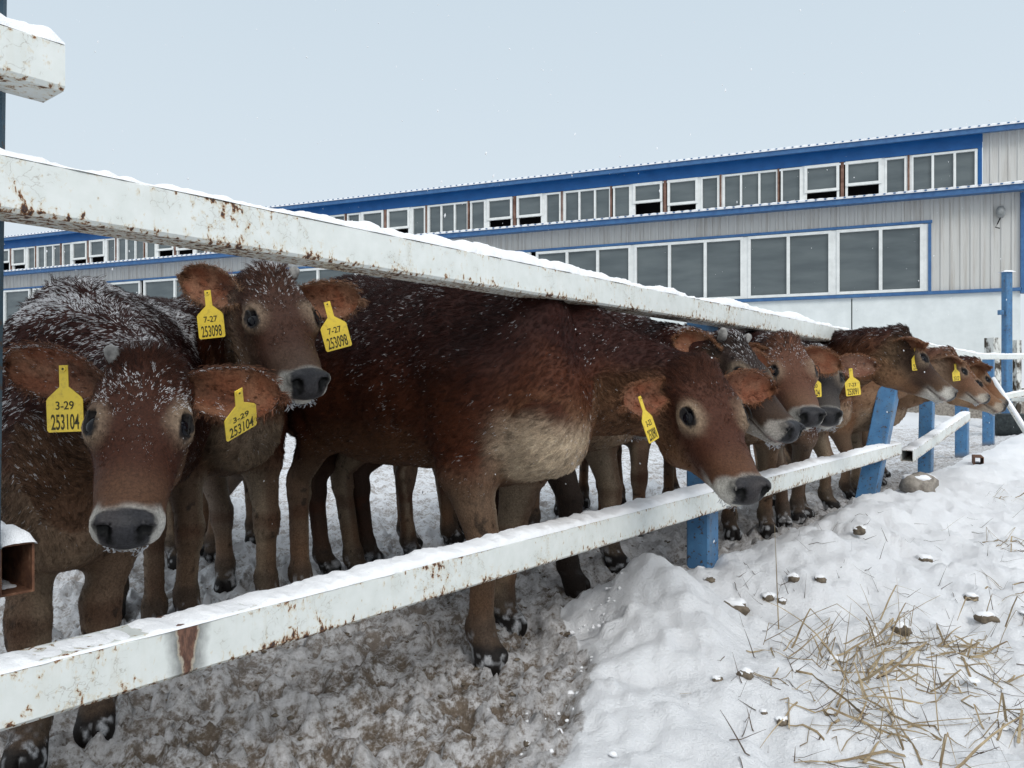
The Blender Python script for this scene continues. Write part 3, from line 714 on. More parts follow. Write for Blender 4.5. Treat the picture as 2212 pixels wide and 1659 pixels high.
def ear_tag(parent, X, Tp, dpx, rpx, D, num, small=None, sd=0, sr=0, curl=0, k=1.0):
    """Tp photo px of the top of the stem, dpx / rpx px vectors of 'down' and 'right', sd, sr which way their depth goes"""
    top = px(*Tp, D); d = nrm(wvec(*dpx, D, .124*k, sd)); r = wvec(*rpx, D, .068*k, sr); r = nrm(r-d*np.dot(r, d)); n = np.cross(r, -d)
    if sd*sr > 0: r = nrm(wvec(*rpx, D, .068*k, sr)); n = nrm(np.cross(r, -d))
    if np.dot(n, top-np.array([0, 0, HC])) > 0: n = -n
    top, d, r, n = X(top), X(d, True), X(r, True), X(n, True)
    mb = MB(); V = []
    for sgn in (1, -1):
        for (a, b) in TAGSH: V.append(top+r*a*k-d*b*k+n*.0009*sgn)
    m_ = len(TAGSH); mb.add(V, [tuple(range(m_)), tuple(range(2*m_-1, m_-1, -1))]+[(i, m_+i, m_+(i+1) % m_, (i+1) % m_) for i in range(m_)])
    mb.tube([top+d*.007*k+n*.0005, top+d*.007*k+n*.003], .0055, 10)
    o = mb.build('ear_tag', M['tag'], parent)
    if num: make_text(num, .0400*k, 'number', o, top+d*.1190*k, r, d, n, .44)
    if small: make_text(small, .0215*k, 'date', o, top+d*.0820*k, r, d, n, .9)
    h = MB(); h.tube([top+d*.007*k+n*.0028, top+d*.007*k+n*.0034], .0022, 8); h.build('pin_hole', M['ink'], o)
    return o

def calf(label, yaw, fore, head, hs=1.0, feet=None, ears=(), pal=None, res=.008, snow=.3, nfur=30000, seed=0, dark_legs=(), horns=(), lean=0.0, neck_up=0.0, tail=False, hair_len=1.0, grey=0.0, group='calves standing at the fence', neck_dark=0.0, bdrop=0.0):
    p = dict(PAL); p.update(pal or {}); p = {k: np.array(v) for k, v in p.items()}
    root = np.array([fore[0], fore[1], gz(*fore)]); cy, sy = cos(radians(yaw)), sin(radians(yaw)); RB = np.array([[cy, -sy, 0], [sy, cy, 0], [0, 0, 1]])
    def X(q, vec=False): q = np.array(q, float); return (q if vec else q-root)@RB
    E0 = empty('calf', tuple(root), radians(yaw)); tag(E0, label, 'calf', group)
    hp, ypr, s = head; RH = RB.T@rotm(*ypr); hO = X(hp)
    def H(a, b=None, c=None):
        v = np.array([a, b, c] if b is not None else a, float)*s; return hO+RH@v
    upH = RH[:, 2]
    h = hs; lx = lean
    # feet in the calf's own frame
    ft = {'FR': (0.0, -.105), 'FL': (0.0, .105), 'HR': (-.86*h, -.11), 'HL': (-.80*h, .11)}
    for k_, v_ in (feet or {}).items(): q = X((v_[0], v_[1], root[2])); ft[k_] = (q[0], q[1])
    lo = np.array([-1.22*h, -.42, -.03]); hi = np.array([.35, .42, 1.22*h])
    for q in (H(.42, 0, 0), H(0, 0, .05), H(.2, .12, -.1), H(.2, -.12, -.1), H(.1, 0, -.25), H(0, .12, 0), H(0, -.12, 0)): lo = np.minimum(lo, q-.09); hi = np.maximum(hi, q+.09)
    for q in ft.values(): lo[:2] = np.minimum(lo[:2], np.array(q)-.12); hi[:2] = np.maximum(hi[:2], np.array(q)+.16)
    f = Field(lo, hi, res)
    Z = lambda z: z*h
    hipx = -.78*h
    fm = np.mean([ft['HR'], ft['HL']], 0); hx, hy_ = fm[0]+.04, fm[1]*.8   # where the rump stands
    spine = lambda t: np.array([lx*(1-t)+hx*t, hy_*t])
    def S(t, z): q = spine(t); return (q[0], q[1], Z(z))
    c = f.cone
    c(S(.16, .775), S(.80, .79), (.19*h, .27*h), (.225*h, .285*h), k=.05)
    c(S(.35, .74), S(.66, .74), (.235*h, .245*h), (.25*h, .255*h), k=.06)
    c(S(-.05, .80), S(.20, .83), (.150*h, .215*h), (.165*h, .215*h), k=.06)
    c(S(-.16, .66), S(.12, .66), (.115*h, .155*h), (.16*h, .20*h), k=.06)
    c(S(-.17, .60-bdrop), S(.05, .56-bdrop*.8), (.085*h, .09*h), (.10*h, .10*h), k=.05)
    c(S(.02, .985), S(.30, .975), (.05*h, .06*h), (.06*h, .07*h), k=.07)
    c(S(.80, .86), S(1.06, .87), (.185*h, .20*h), (.155*h, .17*h), k=.06)
    c(S(.86, 1.03), S(1.08, 1.00), (.08*h, .05*h), (.07*h, .05*h), k=.06)
    for sd in (-1, 1):
        q = spine(.86); c((q[0], q[1]+sd*.15*h, Z(.985)), (q[0]-.02, q[1]+sd*.15*h, Z(.975)), .045*h, .045*h, k=.05)
    if tail:
        q = spine(1.2); c((q[0], q[1], Z(.98)), (q[0]-.05, q[1], Z(.62)), .030, .018, k=.03); c((q[0]-.05, q[1], Z(.62)), (q[0]-.04, q[1]+.02, Z(.38)), .022, .026, k=.02)
    for nm, sd in (('FR', -1), ('FL', 1)):
        fx, fy = ft[nm]; gzl = 0.0
        sh = np.array([lx-.02, sd*.125*h, Z(.76)]); el = np.array([lx*.8-.045+fx*.15, sd*.125*h*.6+fy*.4, Z(.50)]); kn = np.array([fx*.8+lx*.2+.012, fy*.85+sd*.015, Z(.295)])
        fe = np.array([fx-.004, fy, .105]); ho = np.array([fx+.03, fy, .045])
        c(sh, el, (.075*h, .13*h), (.060*h, .085*h), k=.05, up=(1, 0, 0))
        c(el, kn+(0, 0, .03), (.060*h, .072*h), (.038*h, .043*h), k=.035, up=(1, 0, 0)); c(kn+(0.004, 0, .02), kn-(-.004, 0, .02), .043*h, .041*h, k=.02)
        c(kn, fe, .034*h, .031*h, k=.02); c(fe+(0, 0, .012), fe-(0, 0, .008), (.036*h, .041*h), (.036*h, .040*h), k=.018, up=(1, 0, 0)); c(fe, ho, .034*h, .038*h, k=.015)
        c(ho+(-.01, 0, .008), ho+(.012, 0, -.018), (.036*h, .040*h), (.043*h, .050*h), k=.01, up=(1, 0, 0))
        c(ho+(.06, 0, .01), ho+(.06, 0, -.04), (.004, .02), (.004, .02), k=.006, cut=True, up=(1, 0, 0))
    for nm, sd in (('HR', -1), ('HL', 1)):
        fx, fy = ft[nm]; hb = spine(.95)
        hip = np.array([hb[0], hb[1]+sd*.10*h, Z(.82)]); st = np.array([hb[0]*.6+fx*.4+.12*h, hb[1]+sd*.135*h, Z(.60)]); hk = np.array([fx-.055, fy*.85+hb[1]*.15, Z(.385)])
        fe = np.array([fx-.008, fy, .105]); ho = np.array([fx+.035, fy, .045])
        c(hip, st, (.085*h, .17*h), (.065*h, .10*h), k=.06, up=(1, 0, 0)); c(hip+(-.09*h, 0, -.05), (hip+hk)/2+(-.03*h, 0, 0), (.07*h, .10*h), (.05*h, .07*h), k=.06, up=(1, 0, 0))
        c(st, hk+(.02, 0, .05), (.058*h, .075*h), (.031*h, .045*h), k=.05, up=(1, 0, 0))
        c(hk+(-.018, 0, .035), hk+(.012, 0, -.03), (.028*h, .033*h), (.033*h, .042*h), k=.03, up=(1, 0, 0))
        c(hk, fe, (.031*h, .041*h), (.029*h, .034*h), k=.03, up=(1, 0, 0)); c(fe+(0, 0, .012), fe-(0, 0, .008), .037*h, .037*h, k=.018); c(fe, ho, .033*h, .037*h, k=.015)
        c(ho+(-.01, 0, .008), ho+(.012, 0, -.018), (.035*h, .040*h), (.042*h, .049*h), k=.01, up=(1, 0, 0))
    # neck
    up_ = (0, 0, 1)
    A1 = np.array(S(.16, .93)); A2 = np.array(S(-.02, .70)); B1 = H(-.030, 0, -.085); B2 = H(.03, 0, -.165)
    M1 = (A1+B1)/2+(0, 0, neck_up); M2 = (A2+B2)/2+(0, 0, neck_up*.6)
    c(A1, M1, .085*h, .075*h, k=.07); c(M1, B1, .075*h, .060*s, k=.06); c(A2, M2, (.125*h), .088*h, k=.07); c(M2, B2, .088*h, .068*s, k=.06)
    c((A1+A2)/2, (M1+M2)/2, .12*h, .090*h, k=.07); c((M1+M2)/2, (B1+B2)/2, .090*h, .078*s, k=.06)
    if h > .6: c((A2*.6+M2*.4)-(0, 0, .09*h), A2-(0, 0, .13*h), .04*h, .05*h, k=.06)
    # head
    def el3(a, r, k=.02, cut=False): f.cone(H(*a), H(*a), np.array(r)*s, RH, k=k*s, cut=cut)
    def cn(a, b, ra, rb, k=.02, cut=False): f.cone(H(*a), H(*b), tuple(np.atleast_1d(ra)*np.ones(2)*s), tuple(np.atleast_1d(rb)*np.ones(2)*s), up=upH, k=k*s, cut=cut)
    el3((.060, 0, -.08), (.095, .086, .080), .04); el3((.006, 0, -.022), (.046, .058, .046), .035)
    cn((.06, 0, -.040), (.165, 0, -.054), (.076, .036), (.046, .034), .03)
    for sd in (-1, 1):
        el3((.152, sd*.062, -.052), (.046, .035, .037), .022); el3((.118, sd*.058, -.036), (.05, .026, .022), .02)
        el3((.095, sd*.043, -.165), (.090, .037, .092), .04)
        cn((.17, sd*.046, -.110), (.29, sd*.034, -.098), (.028, .044), (.022, .030), .035)
    cn((.15, 0, -.080), (.335, 0, -.084), (.058, .056), (.045, .038), .035)
    cn((.10, 0, -.195), (.315, 0, -.130), (.050, .064), (.036, .030), .035)
    el3((.352, 0, -.085), (.046, .051, .040), .025); el3((.368, 0, -.078), (.030, .045, .031), .012)
    for sd in (-1, 1):
        el3((.335, sd*.034, -.104), (.042, .026, .022), .015); el3((.374, sd*.032, -.058), (.022, .020, .018), .010)
        el3((.398, sd*.030, -.060), (.026, .0125, .0125), .004, True); cn((.392, sd*.033, -.052), (.382, sd*.043, -.060), .0070, .0055, .003, True); cn((.398, sd*.027, -.066), (.398, sd*.020, -.080), .0070, .0045, .003, True)
        ER = RH@np.array([[1, 0, 0], [0, cos(.8), -sd*sin(.8)], [0, sd*sin(.8), cos(.8)]]); ER = ER@np.array([[cos(.3), 0, sin(.3)], [0, 1, 0], [-sin(.3), 0, cos(.3)]])
        f.cone(H(.158, sd*.0850, -.0300), H(.158, sd*.0850, -.0300), np.array([.0275, .019, .0150])*s, ER, k=.006*s, cut=True)
        cn((.270, sd*.050, -.124), (.345, sd*.046, -.126), (.010, .0035), (.010, .0035), .008, True)
    el3((.335, 0, -.134), (.036, .034, .018), .012)
    V, Q = f.surface(); del f.D
    V = relax(V, Q, 2, .5)
    nb = len(V)
    hl = (V-hO)@RH/s                                # head-frame coordinates
    Nn = vnormals(V, Q); z = V[:, 2]/h
    V = V+Nn*((fbm(V, 9, seed+2, 3)*.007+fbm(V*np.array([1.8, 1, .55]), 5.5, seed+12, 2)*.013)*sst(z, .45, .6)*(1-sst(hl[:, 0], -.1, .0)))[:, None]
    # ---- markings
    ax = (B1+B2)/2-(A1+A2)/2; Ln_ = np.linalg.norm(ax); ax = ax/Ln_
    hd = sst(hl[:, 0], -.05, .04)*(np.linalg.norm(hl-np.array([.17, 0, -.09]), axis=1) < .32)
    tn = np.clip(((V-(A1+A2)/2)@ax)/Ln_, 0, 1)*(np.linalg.norm(np.cross(V-(A1+A2)/2, ax), axis=1) < .27*h)
    tn = np.where(V[:, 0] > lx-.12, tn, 0)
    n1 = fbm(V, 3.5, seed+1, 3); n2 = fbm(V, 14, seed+4, 3); n3 = vn(V, 60, seed+6)
    dk, md, tan, cr, leg = p['dark'], p['mid'], p['tan'], p['cream'], p['leg']
    Cc = np.tile(md, (nb, 1))
    Cc = mixc(Cc, dk, sst(z+n1*.16+n2*.06, .58, .80)); Cc = mixc(Cc, tan, (1-sst(z+n1*.05, .42, .52))*.6)
    under = sst(-Nn[:, 2], .3, .8)*(z > .40)*(z < .66); Cc = mixc(Cc, tan, under*.7)
    lg = 1-sst(z, .42, .56); Cc = mixc(Cc, leg, lg)
    inner = sst(-Nn[:, 1]*np.sign(V[:, 1]-hy_*(V[:, 0]/hx if hx else 0)), .1, .8)*lg; Cc = mixc(Cc, cr*.75, inner*.65)
    Cc = mixc(Cc, md*1.1, sst(np.exp(-((z-.30)/.05)**2)+n2*.25, .6, 1.0)*.45*lg); Cc = mixc(Cc, tan*1.05, np.exp(-((z-.18)/.06)**2)*.4*lg)
    Cc = mixc(Cc, np.array([.055, .04, .03]), (1-sst(z+n3*.02+n2*.02, .10, .17))*.75)
    hoof = 1-sst(z+n3*.006, .055, .075); Cc = mixc(Cc, np.array([.018, .015, .014]), hoof)
    cake = sst(n3+n2*.6, .15, .45)*(1-sst(z, .06, .11)); Cc = mixc(Cc, np.array([.50, .51, .53]), cake*.85)
    spl = sst(n3+n2, .75, .9)*(1-sst(z, .35, .5))*.8; Cc = mixc(Cc, np.array([.035, .026, .02]), spl)
    if dark_legs:
        for nm in dark_legs:
            q = ft[nm]; Cc = mixc(Cc, np.array([.022, .015, .012]), sst(np.exp(-(((V[:, 0]-q[0])/.16)**2+((V[:, 1]-q[1])/.10)**2))*lg+n2*.25, .35, .5)*.9)
    # brisket and chest front
    # neck: darker above, tan throat
    thr = np.einsum('ij,ij->i', V-((A1+A2)/2+tn[:, None]*Ln_*ax), np.tile(np.array([0, 0, 1.]), (nb, 1)))/(.15*h)
    nk = (tn > .05)*(1-hd); nc_ = mixc(mixc(np.tile(tan*.42+md*.6, (nb, 1)), md, sst(thr+n2*.3, -.75, -.25)), dk*1.25, sst(thr+n2*.3+neck_dark, -.1, .5)); Cc = mixc(Cc, nc_, nk*sst(tn, .05, .3))
    bx = sst(V[:, 0]+n2*.03, lx+.02, lx+.16)*sst(Nn[:, 0], -.7, .2)*sst(z, .42, .46)*(1-sst(z+n2*.04, .58, .70)); Cc = mixc(Cc, cr, sst(bx*(1+n2*.5+n1*.5)*(1-hd), .0, .98)*p.get('brisket', np.array([.45]))[0]*(1-grey))
    # head
    a, bb, cz = hl[:, 0], np.abs(hl[:, 1]), hl[:, 2]
    face = mixc(np.tile(p['face'], (nb, 1)), p['cheek'], sst(bb*9-cz*4+n2*.18-.35*sst(a, 0, .12), .62, 1.12))
    face = mixc(face, p['cheek']*1.05, sst(a+n2*.02, .22, .33)*.45)
    face = mixc(face, tan*.9, sst(-cz, .13, .19)*.6)
    eye = np.sqrt(((a-.157)/1.15)**2+(bb-.081)**2+(cz+.034)**2); face = mixc(face, p['ring'], (1-sst(eye+n2*.020+n3*.003, .018, .056))*p.get('ringk', np.array([.5]))[0])
    face = mixc(face, np.array([.012, .010, .010]), 1-sst(np.sqrt(((a-.160)/1.5)**2+(bb-.081)**2+((cz+.034)/.9)**2)+n3*.001, .0195, .0235))
    mz = sst(a+n3*.005-.024*sst(cz, -.075, -.045)+.02*sst(-cz, .10, .14), .314, .336); face = mixc(face, p['muz']*(.62+.38*sst(-cz, .05, .10))[:, None], mz)
    chin = sst(-cz, .105, .125)*sst(a, .25, .30); face = mixc(face, p['muz']*1.02, chin*.9)
    pad = sst(a+n3*.0015-.014*sst(bb, .028, .052), .350, .356)*sst(cz+n3*.001, -.116, -.110)*(1-sst(bb-(cz+.115)*.14, .034, .039))*(1-sst(cz, -.042, -.034))
    pad = np.maximum(pad, 1-sst(np.sqrt(((a-.378)/1.3)**2+(bb-.031)**2+(cz+.054)**2), .015, .020))*(1-sst(cz, -.036, -.030))*sst(a, .345, .352)
    padc = mixc(np.tile([.026, .026, .030], (nb, 1)), np.array([.048, .043, .044]), sst(n2, -.2, .6)); face = mixc(face, padc, np.array([[1]]*nb)[:, 0]*pad)
    rimd = (1-sst(np.sqrt(((a-.372)/1.5)**2+(bb-.036)**2+(cz+.060)**2), .010, .019)); face = mixc(face, np.array([.022, .020, .022]), rimd*.85)
    lipn = np.exp(-((cz+.1165)/.0035)**2)*sst(a, .33, .355); face = mixc(face, np.array([.32, .20, .18]), lipn*.8)
    nost = 1-sst(np.minimum(np.sqrt(((a-.384)/1.7)**2+(bb-.031)**2+((cz+.060)/1.05)**2), np.sqrt(((a-.384)/1.7)**2+((bb-.023)/.8)**2+((cz+.076)/1.3)**2)+.003), .0125, .0155); face = mixc(face, np.array([.002, .0015, .002]), nost)
    mo = np.exp(-((cz+.1245)/.004)**2)*sst(a, .25, .27)*(bb > .02)*(a < .37); face = mixc(face, np.array([.07, .045, .04]), mo*.9)
    Cc = mixc(Cc, face, hd)
    wet = np.maximum(pad*hd, rimd*hd*.8)
    # ---- direction the coat lies, its length, and how far it stands off
    back_ = np.tile(np.array([-1., 0, -.35]), (nb, 1)); 
    Dd = back_+n1[:, None]*np.array([.2, .3, .5])
    Dd = Dd*(1-lg[:, None])+np.array([-.05, 0, -1.])*lg[:, None]
    Dd = Dd*(1-nk[:, None])+(-ax*.7+np.array([0, 0, -.8]))*nk[:, None]
    hdv = -RH[:, 0]*1.0; side = np.sign(hl[:, 1])[:, None]*RH[:, 1]*sst(bb, .0, .05)[:, None]*.9; whorl = 1-sst(np.hypot((a-.17)/1.3, bb), 0, .05)
    Dh = hdv+side*.6-RH[:, 2]*.1; Dh = np.where((a > .17)[:, None], RH[:, 0]*.9+side*.5, Dh); Dd = Dd*(1-hd[:, None])+Dh*hd[:, None]
    Lf = .030*(1-lg)+.014*lg; Lf = Lf*(1+.35*sst(z, .9, 1.0)); Lf = Lf*(1-nk*.15); Lh = np.interp(a, [-.05, .0, .05, .15, .25, .33, .4], [.034, .034, .026, .012, .008, .006, .002])
    Lf = Lf*(1-hd)+Lh*hd; Lf = Lf*hair_len*.82; lf = .30+.25*sst(Nn[:, 2], .5, 1)*sst(z, .8, 1)*(1-hd)+.25*hd*(1-sst(a, .0, .08))
    lf = lf*(1-.5*lg)
    dens = np.ones(nb)*(.9+1.1*hd)*(1+.5*lg); dens = dens*(1-pad*hd)*(1-(1-sst(eye, .024, .030))*hd)*(1-nost*hd)*(1-hoof); dens = np.where((z < .05) & (hd < .5), 0, dens)
    # ---- ears joined into the same mesh
    VV = [V]; QQ = [Q]; CCs = [Cc]; Ds = [Dd]; Ls = [Lf]; Li = [lf]; De = [dens]; We = [wet]; n_off = nb; rims = []
    for e_ in ears:
        sd, tip, D_, nvw, W = e_[:5]; cup = e_[5] if len(e_) > 5 else .30
        base = H(.030, sd*.078, -.055); tipL = X(px(*tip, D_)); nv = X(np.array(nvw, float), True)
        v, q, dd, inn, ut, eax, env, esd = ear_geom(base, tipL, nv, W, seed, cup=cup)
        v = v+fbm(v, 22, seed+90, 2)[:, None]*env*.006
        m1 = fbm(v, 32, seed+8, 4)*1.5; ce = np.tile(p['ear'], (len(v), 1))
        ce = mixc(ce, p['ear']*np.array([.8, .6, .52]), sst(m1, -.3, .4)); ce = mixc(ce, tan*.8, (1-sst(ut[:, 0], .05, .28))*.7)
        ce = mixc(ce, np.array([.05, .022, .016]), np.exp(-(((ut[:, 0]-.45)/.10)**2+((ut[:, 1]-.25)/.16)**2))*inn*.7)
        ce = mixc(ce, np.array([.075, .032, .018]), inn*np.exp(-(((ut[:, 0]-.22)/.22)**2+(ut[:, 1]/.5)**2))*.75)  # shade of the ear's hollow put into the colour near its base
        ce = mixc(ce, p['mid']*1.1, (~inn)*.85)
        ce = mixc(ce, tan*.9, sst(np.maximum(np.abs(ut[:, 1]), ut[:, 0]*1.0), .88, 1.0)*.5)
        VV.append(v); QQ.append(q+n_off); CCs.append(ce); Ds.append(dd); Ls.append(np.where(inn, .016, .011)); Li.append(np.full(len(v), .22)); De.append(np.where(inn, 1.3, 2.2)); We.append(np.zeros(len(v))); n_off += len(v)
        rim = (np.abs(ut[:, 1]) > .99) | (ut[:, 0] > .99)
        rims.append((v[rim], nrm(esd[None]*ut[rim, 1:2]*.8+eax[None]*(.35+ut[rim, :1]*.5)), ce[rim]))
    V = np.concatenate(VV); Q = np.concatenate(QQ); Cc = np.concatenate(CCs); Dd = np.concatenate(Ds); Lf = np.concatenate(Ls); lf = np.concatenate(Li); dens = np.concatenate(De); wet = np.concatenate(We)
    Cc = np.clip(Cc*(1-grey*.35)+Cc.mean(1, keepdims=True)*grey*.35, .002, .9)
    Nn = vnormals(V, Q)
    mesh_obj('body', V, Q, M['skin'], E0, True, {'coat': Cc, 'wet': wet})
    # ---- eyes, horns
    for sd in (-1, 1):
        mb = MB(); o_ = H(.158, sd*.0630, -.0500); n_ = 14; r = .0272*s
        Vs = [o_+RH@np.array([r*sin(pi*i/n_)*cos(2*pi*j/18), r*sin(pi*i/n_)*sin(2*pi*j/18), r*.86*cos(pi*i/n_)]) for i in range(n_+1) for j in range(18)]
        mb.add(Vs, [(i*18+j, (i+1)*18+j, (i+1)*18+(j+1) % 18, i*18+(j+1) % 18) for i in range(n_) for j in range(18)]); mb.build('eye', M['eye'], E0, True)
    for sd, ln in horns:
        mb = MB(); a0 = H(.008, sd*.050, -.020); a1 = H(.004, sd*(.062+ln*.3), .004+ln*.4); a2 = H(.002, sd*(.066+ln*.6), .010+ln*.8)
        mb.tube([a0, a1, a2, a2+(a2-a1)*.25], [.017*s, .015*s, .010*s, .004*s], 10); mb.build('horn', M['horn'], E0, True)
    # ---- coat of hair
    if nfur:
        tri = np.concatenate([Q[:, [0, 1, 2]], Q[:, [0, 2, 3]]]); ar = np.linalg.norm(np.cross(V[tri[:, 1]]-V[tri[:, 0]], V[tri[:, 2]]-V[tri[:, 0]]), axis=1)*dens[tri].mean(1)
        ti = RNG.choice(len(tri), nfur, p=ar/ar.sum()); u = RNG.random(nfur); v = RNG.random(nfur); fl = u+v > 1; u[fl] = 1-u[fl]; v[fl] = 1-v[fl]; wgt = np.stack([1-u-v, u, v], 1)
        T3 = tri[ti]; ip = lambda A_: (A_[T3]*(wgt[..., None] if A_.ndim == 2 else wgt)).sum(1)
        Pp, Np, Dp, Lp, Cp, lp = ip(V), nrm(ip(Nn)), ip(Dd), ip(Lf), ip(Cc), ip(lf)
        ci = None; cv = 0
        if nfur >= 30000:
            step = 11; kd = kdtree.KDTree(nfur//step+1); 
            for q_ in range(0, nfur, step): kd.insert(Pp[q_], q_)
            kd.balance(); ci = np.array([kd.find(v_)[1] for v_ in Pp]); cv = RNG.normal(0, 1, nfur)[ci]
        Cp = Cp*np.clip(1+RNG.normal(0, .22, (nfur, 1)), .4, 2)*np.clip(1+vn(Pp, 45, seed+33)[:, None]*.22+np.reshape(cv, (-1, 1))*.22, .35, 2)
        Wp = Np@RB.T                                # world normals for the snow
        Pq = Pp[ci] if ci is not None else Pp
        sm = fbm(Pp, 150, seed+40, 2)*.7+.50*fbm(Pp, 8, seed+41, 3)+RNG.normal(0, .13, nfur)
        upw = sst(Wp[:, 2], .05, .9)
        thr_ = .56-.56*snow*upw-.16*snow; sn = (sm > thr_) & (Pp[:, 2]/h > .35) & (snow > 0)
        hlp = (Pp-hO)@RH/s; sn &= ~((hlp[:, 0] > .30) & (hlp[:, 0] < .5) & (np.abs(hlp[:, 1]) < .12))
        Cp[sn] = Cp[sn]*.25+np.array([.72, .73, .75])*RNG.uniform(.6, 1.0, (sn.sum(), 1))
        Lp = Lp*RNG.uniform(.6, 1.25, nfur)*np.where(sn, .38, 1); rad = np.where(sn, .0011, .0006)*np.sqrt(120000/nfur)**.7*np.where(hlp[:, 0] > .1, .75, 1.0); rad = np.clip(rad, .0003, .0016)
        strands('coat', E0, Pp, Np, Dp, Lp, np.clip(Cp, .002, .9), rad, lp, seed+50, ci=ci, clump=.28)
        RP, RN, RD, RL, RC, RR, RLi = [], [], [], [], [], [], []
        for (v, d, ce) in rims:                     # fringe on the ear edges
            k_ = 10; v = np.repeat(v, k_, 0)+RNG.normal(0, .0035, (len(v)*k_, 3)); d = np.repeat(d, k_, 0); ce = np.repeat(ce, k_, 0)
            RP.append(v); RN.append(nrm(d+RNG.normal(0, .3, d.shape))); RD.append(d+np.array([0, 0, -.5])); RL.append(RNG.uniform(.008, .020, len(v))); RC.append(ce*RNG.uniform(.7, 1.6, (len(v), 1))); RLi.append(np.full(len(v), .7)); RR.append(np.full(len(v), .0005))
        nw = 520               # whiskers and ice under the chin, lashes
        w_ = np.stack([RNG.uniform(.24, .37, nw), RNG.uniform(-.036, .036, nw), RNG.uniform(-.150, -.128, nw)], 1); RP.append(hO+(w_*s)@RH.T); dn = np.tile(RB.T@np.array([0, 0, -1.]), (nw, 1))+RNG.normal(0, .25, (nw, 3))
        RN.append(nrm(dn)); RD.append(dn+RNG.normal(0, .3, (nw, 3))); RL.append(RNG.uniform(.003, .016, nw)); RC.append(np.array([.72, .73, .76])*RNG.uniform(.5, 1, (nw, 1))); RLi.append(np.full(nw, .9)); RR.append(np.full(nw, .0011))
        for sd in (-1, 1):
            nl = 46; t = np.linspace(-1, 1, nl); w_ = np.stack([.157+t*.025, np.full(nl, sd*.0860), -.038+.0170*np.sqrt(1-.9*t*t)+.003], 1); RP.append(hO+(w_*s)@RH.T)
            d_ = np.stack([t*.5, np.full(nl, sd*1.0), np.full(nl, .35)], 1)@RH.T; RN.append(nrm(d_)); RD.append(d_+np.array([0, 0, -.9])); RL.append(RNG.uniform(.004, .007, nl)*s); RC.append(np.full((nl, 3), .012)); RLi.append(np.full(nl, .8)); RR.append(np.full(nl, .0006))
        strands('fringe', E0, np.concatenate(RP), np.concatenate(RN), np.concatenate(RD), np.concatenate(RL), np.clip(np.concatenate(RC), .003, .9), np.concatenate(RR), np.concatenate(RLi), seed+70, clump=.3, keys=4)
    return E0, X, H
import sys
ONLY = [a for a in sys.argv if a.startswith('ONLY=')]
FURK = 1.0
# ---- the ten calves whose heads are seen
def P3(x, y, D): return px(x, y, D)
# nearest calf, looking straight at the camera
E_, X_, H_ = calf('nearest calf facing us at far left, snowy dark back and forehead, tags 253104', -76, (-.99, 1.74), ((-.692, 1.463, .858), (-72, 42, -5), .955), 1.0,
    feet={'FR': (-1.025, 1.64), 'FL': (-.965, 1.80), 'HR': (-1.40, 2.72), 'HL': (-1.14, 2.45)}, ears=[(-1, (10, 785), 1.50, (.25, -1, -.25), .115), (1, (612, 858), 1.48, (-.1, -1, .15), .115)],
    res=.0065, bdrop=.085, snow=.95, nfur=int(280000*FURK), seed=1, horns=[(-1, .008)], hair_len=1.05, neck_dark=.7, pal=dict(ringk=(.65,), muz=(.52, .50, .46), tan=(.095, .048, .028), cream=(.34, .25, .17), mid=(.055, .019, .010)))
ear_tag(E_, X_, (137, 789), (5, 136), (86, 8), 1.43, '253104', '3-29')
ear_tag(E_, X_, (515, 842), (-30, 100), (52, -38), 1.38, '253104', '3-29', sr=1, sd=1)
# second calf, head turned to the right
E_, X_, H_ = calf('calf with raised head turned right, behind the nearest calf, tags 253098', -48, (-1.0, 2.7), ((-.632, 2.0, 1.096), (-53, 38.5, 4.5), 1.0), 1.08,
    feet={'FR': (-1.10, 2.60), 'FL': (-.90, 2.82)}, ears=[(-1, (395, 598), 2.08, (.1, -1, -.1), .115), (1, (783, 652), 2.0, (-.1, -1, .1), .11)],
    res=.0075, snow=.5, nfur=int(230000*FURK), seed=2, horns=[(1, .008)], hair_len=1.15, pal=dict(face=(.055, .024, .015), cheek=(.15, .098, .068), tan=(.20, .125, .075)), neck_dark=.2)
ear_tag(E_, X_, (448, 627), (10, 93), (52, 1), 1.98, '253098', '7-27')
ear_tag(E_, X_, (706, 652), (22, 82), (50, -14), 1.96, '253098', '7-27')
# big central calf
E_, X_, H_ = calf('large central brown calf side-on, head lowered over the bottom rail, tag 253090', -43, (-.05, 2.33), ((.535, 2.235, .868), (-72, 43, 4), 1.1), 1.12,
    feet={'FR': (-.09, 2.24), 'FL': (-.03, 2.55), 'HR': (-.80, 2.92), 'HL': (-.66, 3.22)}, ears=[(-1, (1346, 882), 2.05, (-.35, -1, .0), .105, .30), (1, (1668, 842), 2.42, (.1, -1, -.1), .115)],
    res=.0075, snow=.28, nfur=int(360000*FURK), seed=3, lean=.05, neck_up=.05, pal=dict(face=(.07, .025, .014), cheek=(.145, .074, .040), tan=(.20, .10, .050), ring=(.42, .32, .22), ringk=(.62,), cream=(.52, .41, .29), ear=(.26, .118, .070), brisket=(1.,)))
ear_tag(E_, X_, (1381, 856), (27, 80), (33, 3), 2.03, '253090', '3-23', sr=1)
ear_tag(E_, X_, (1586, 850), (5, 84), (40, 2), 2.46, '253090', None, sr=1)
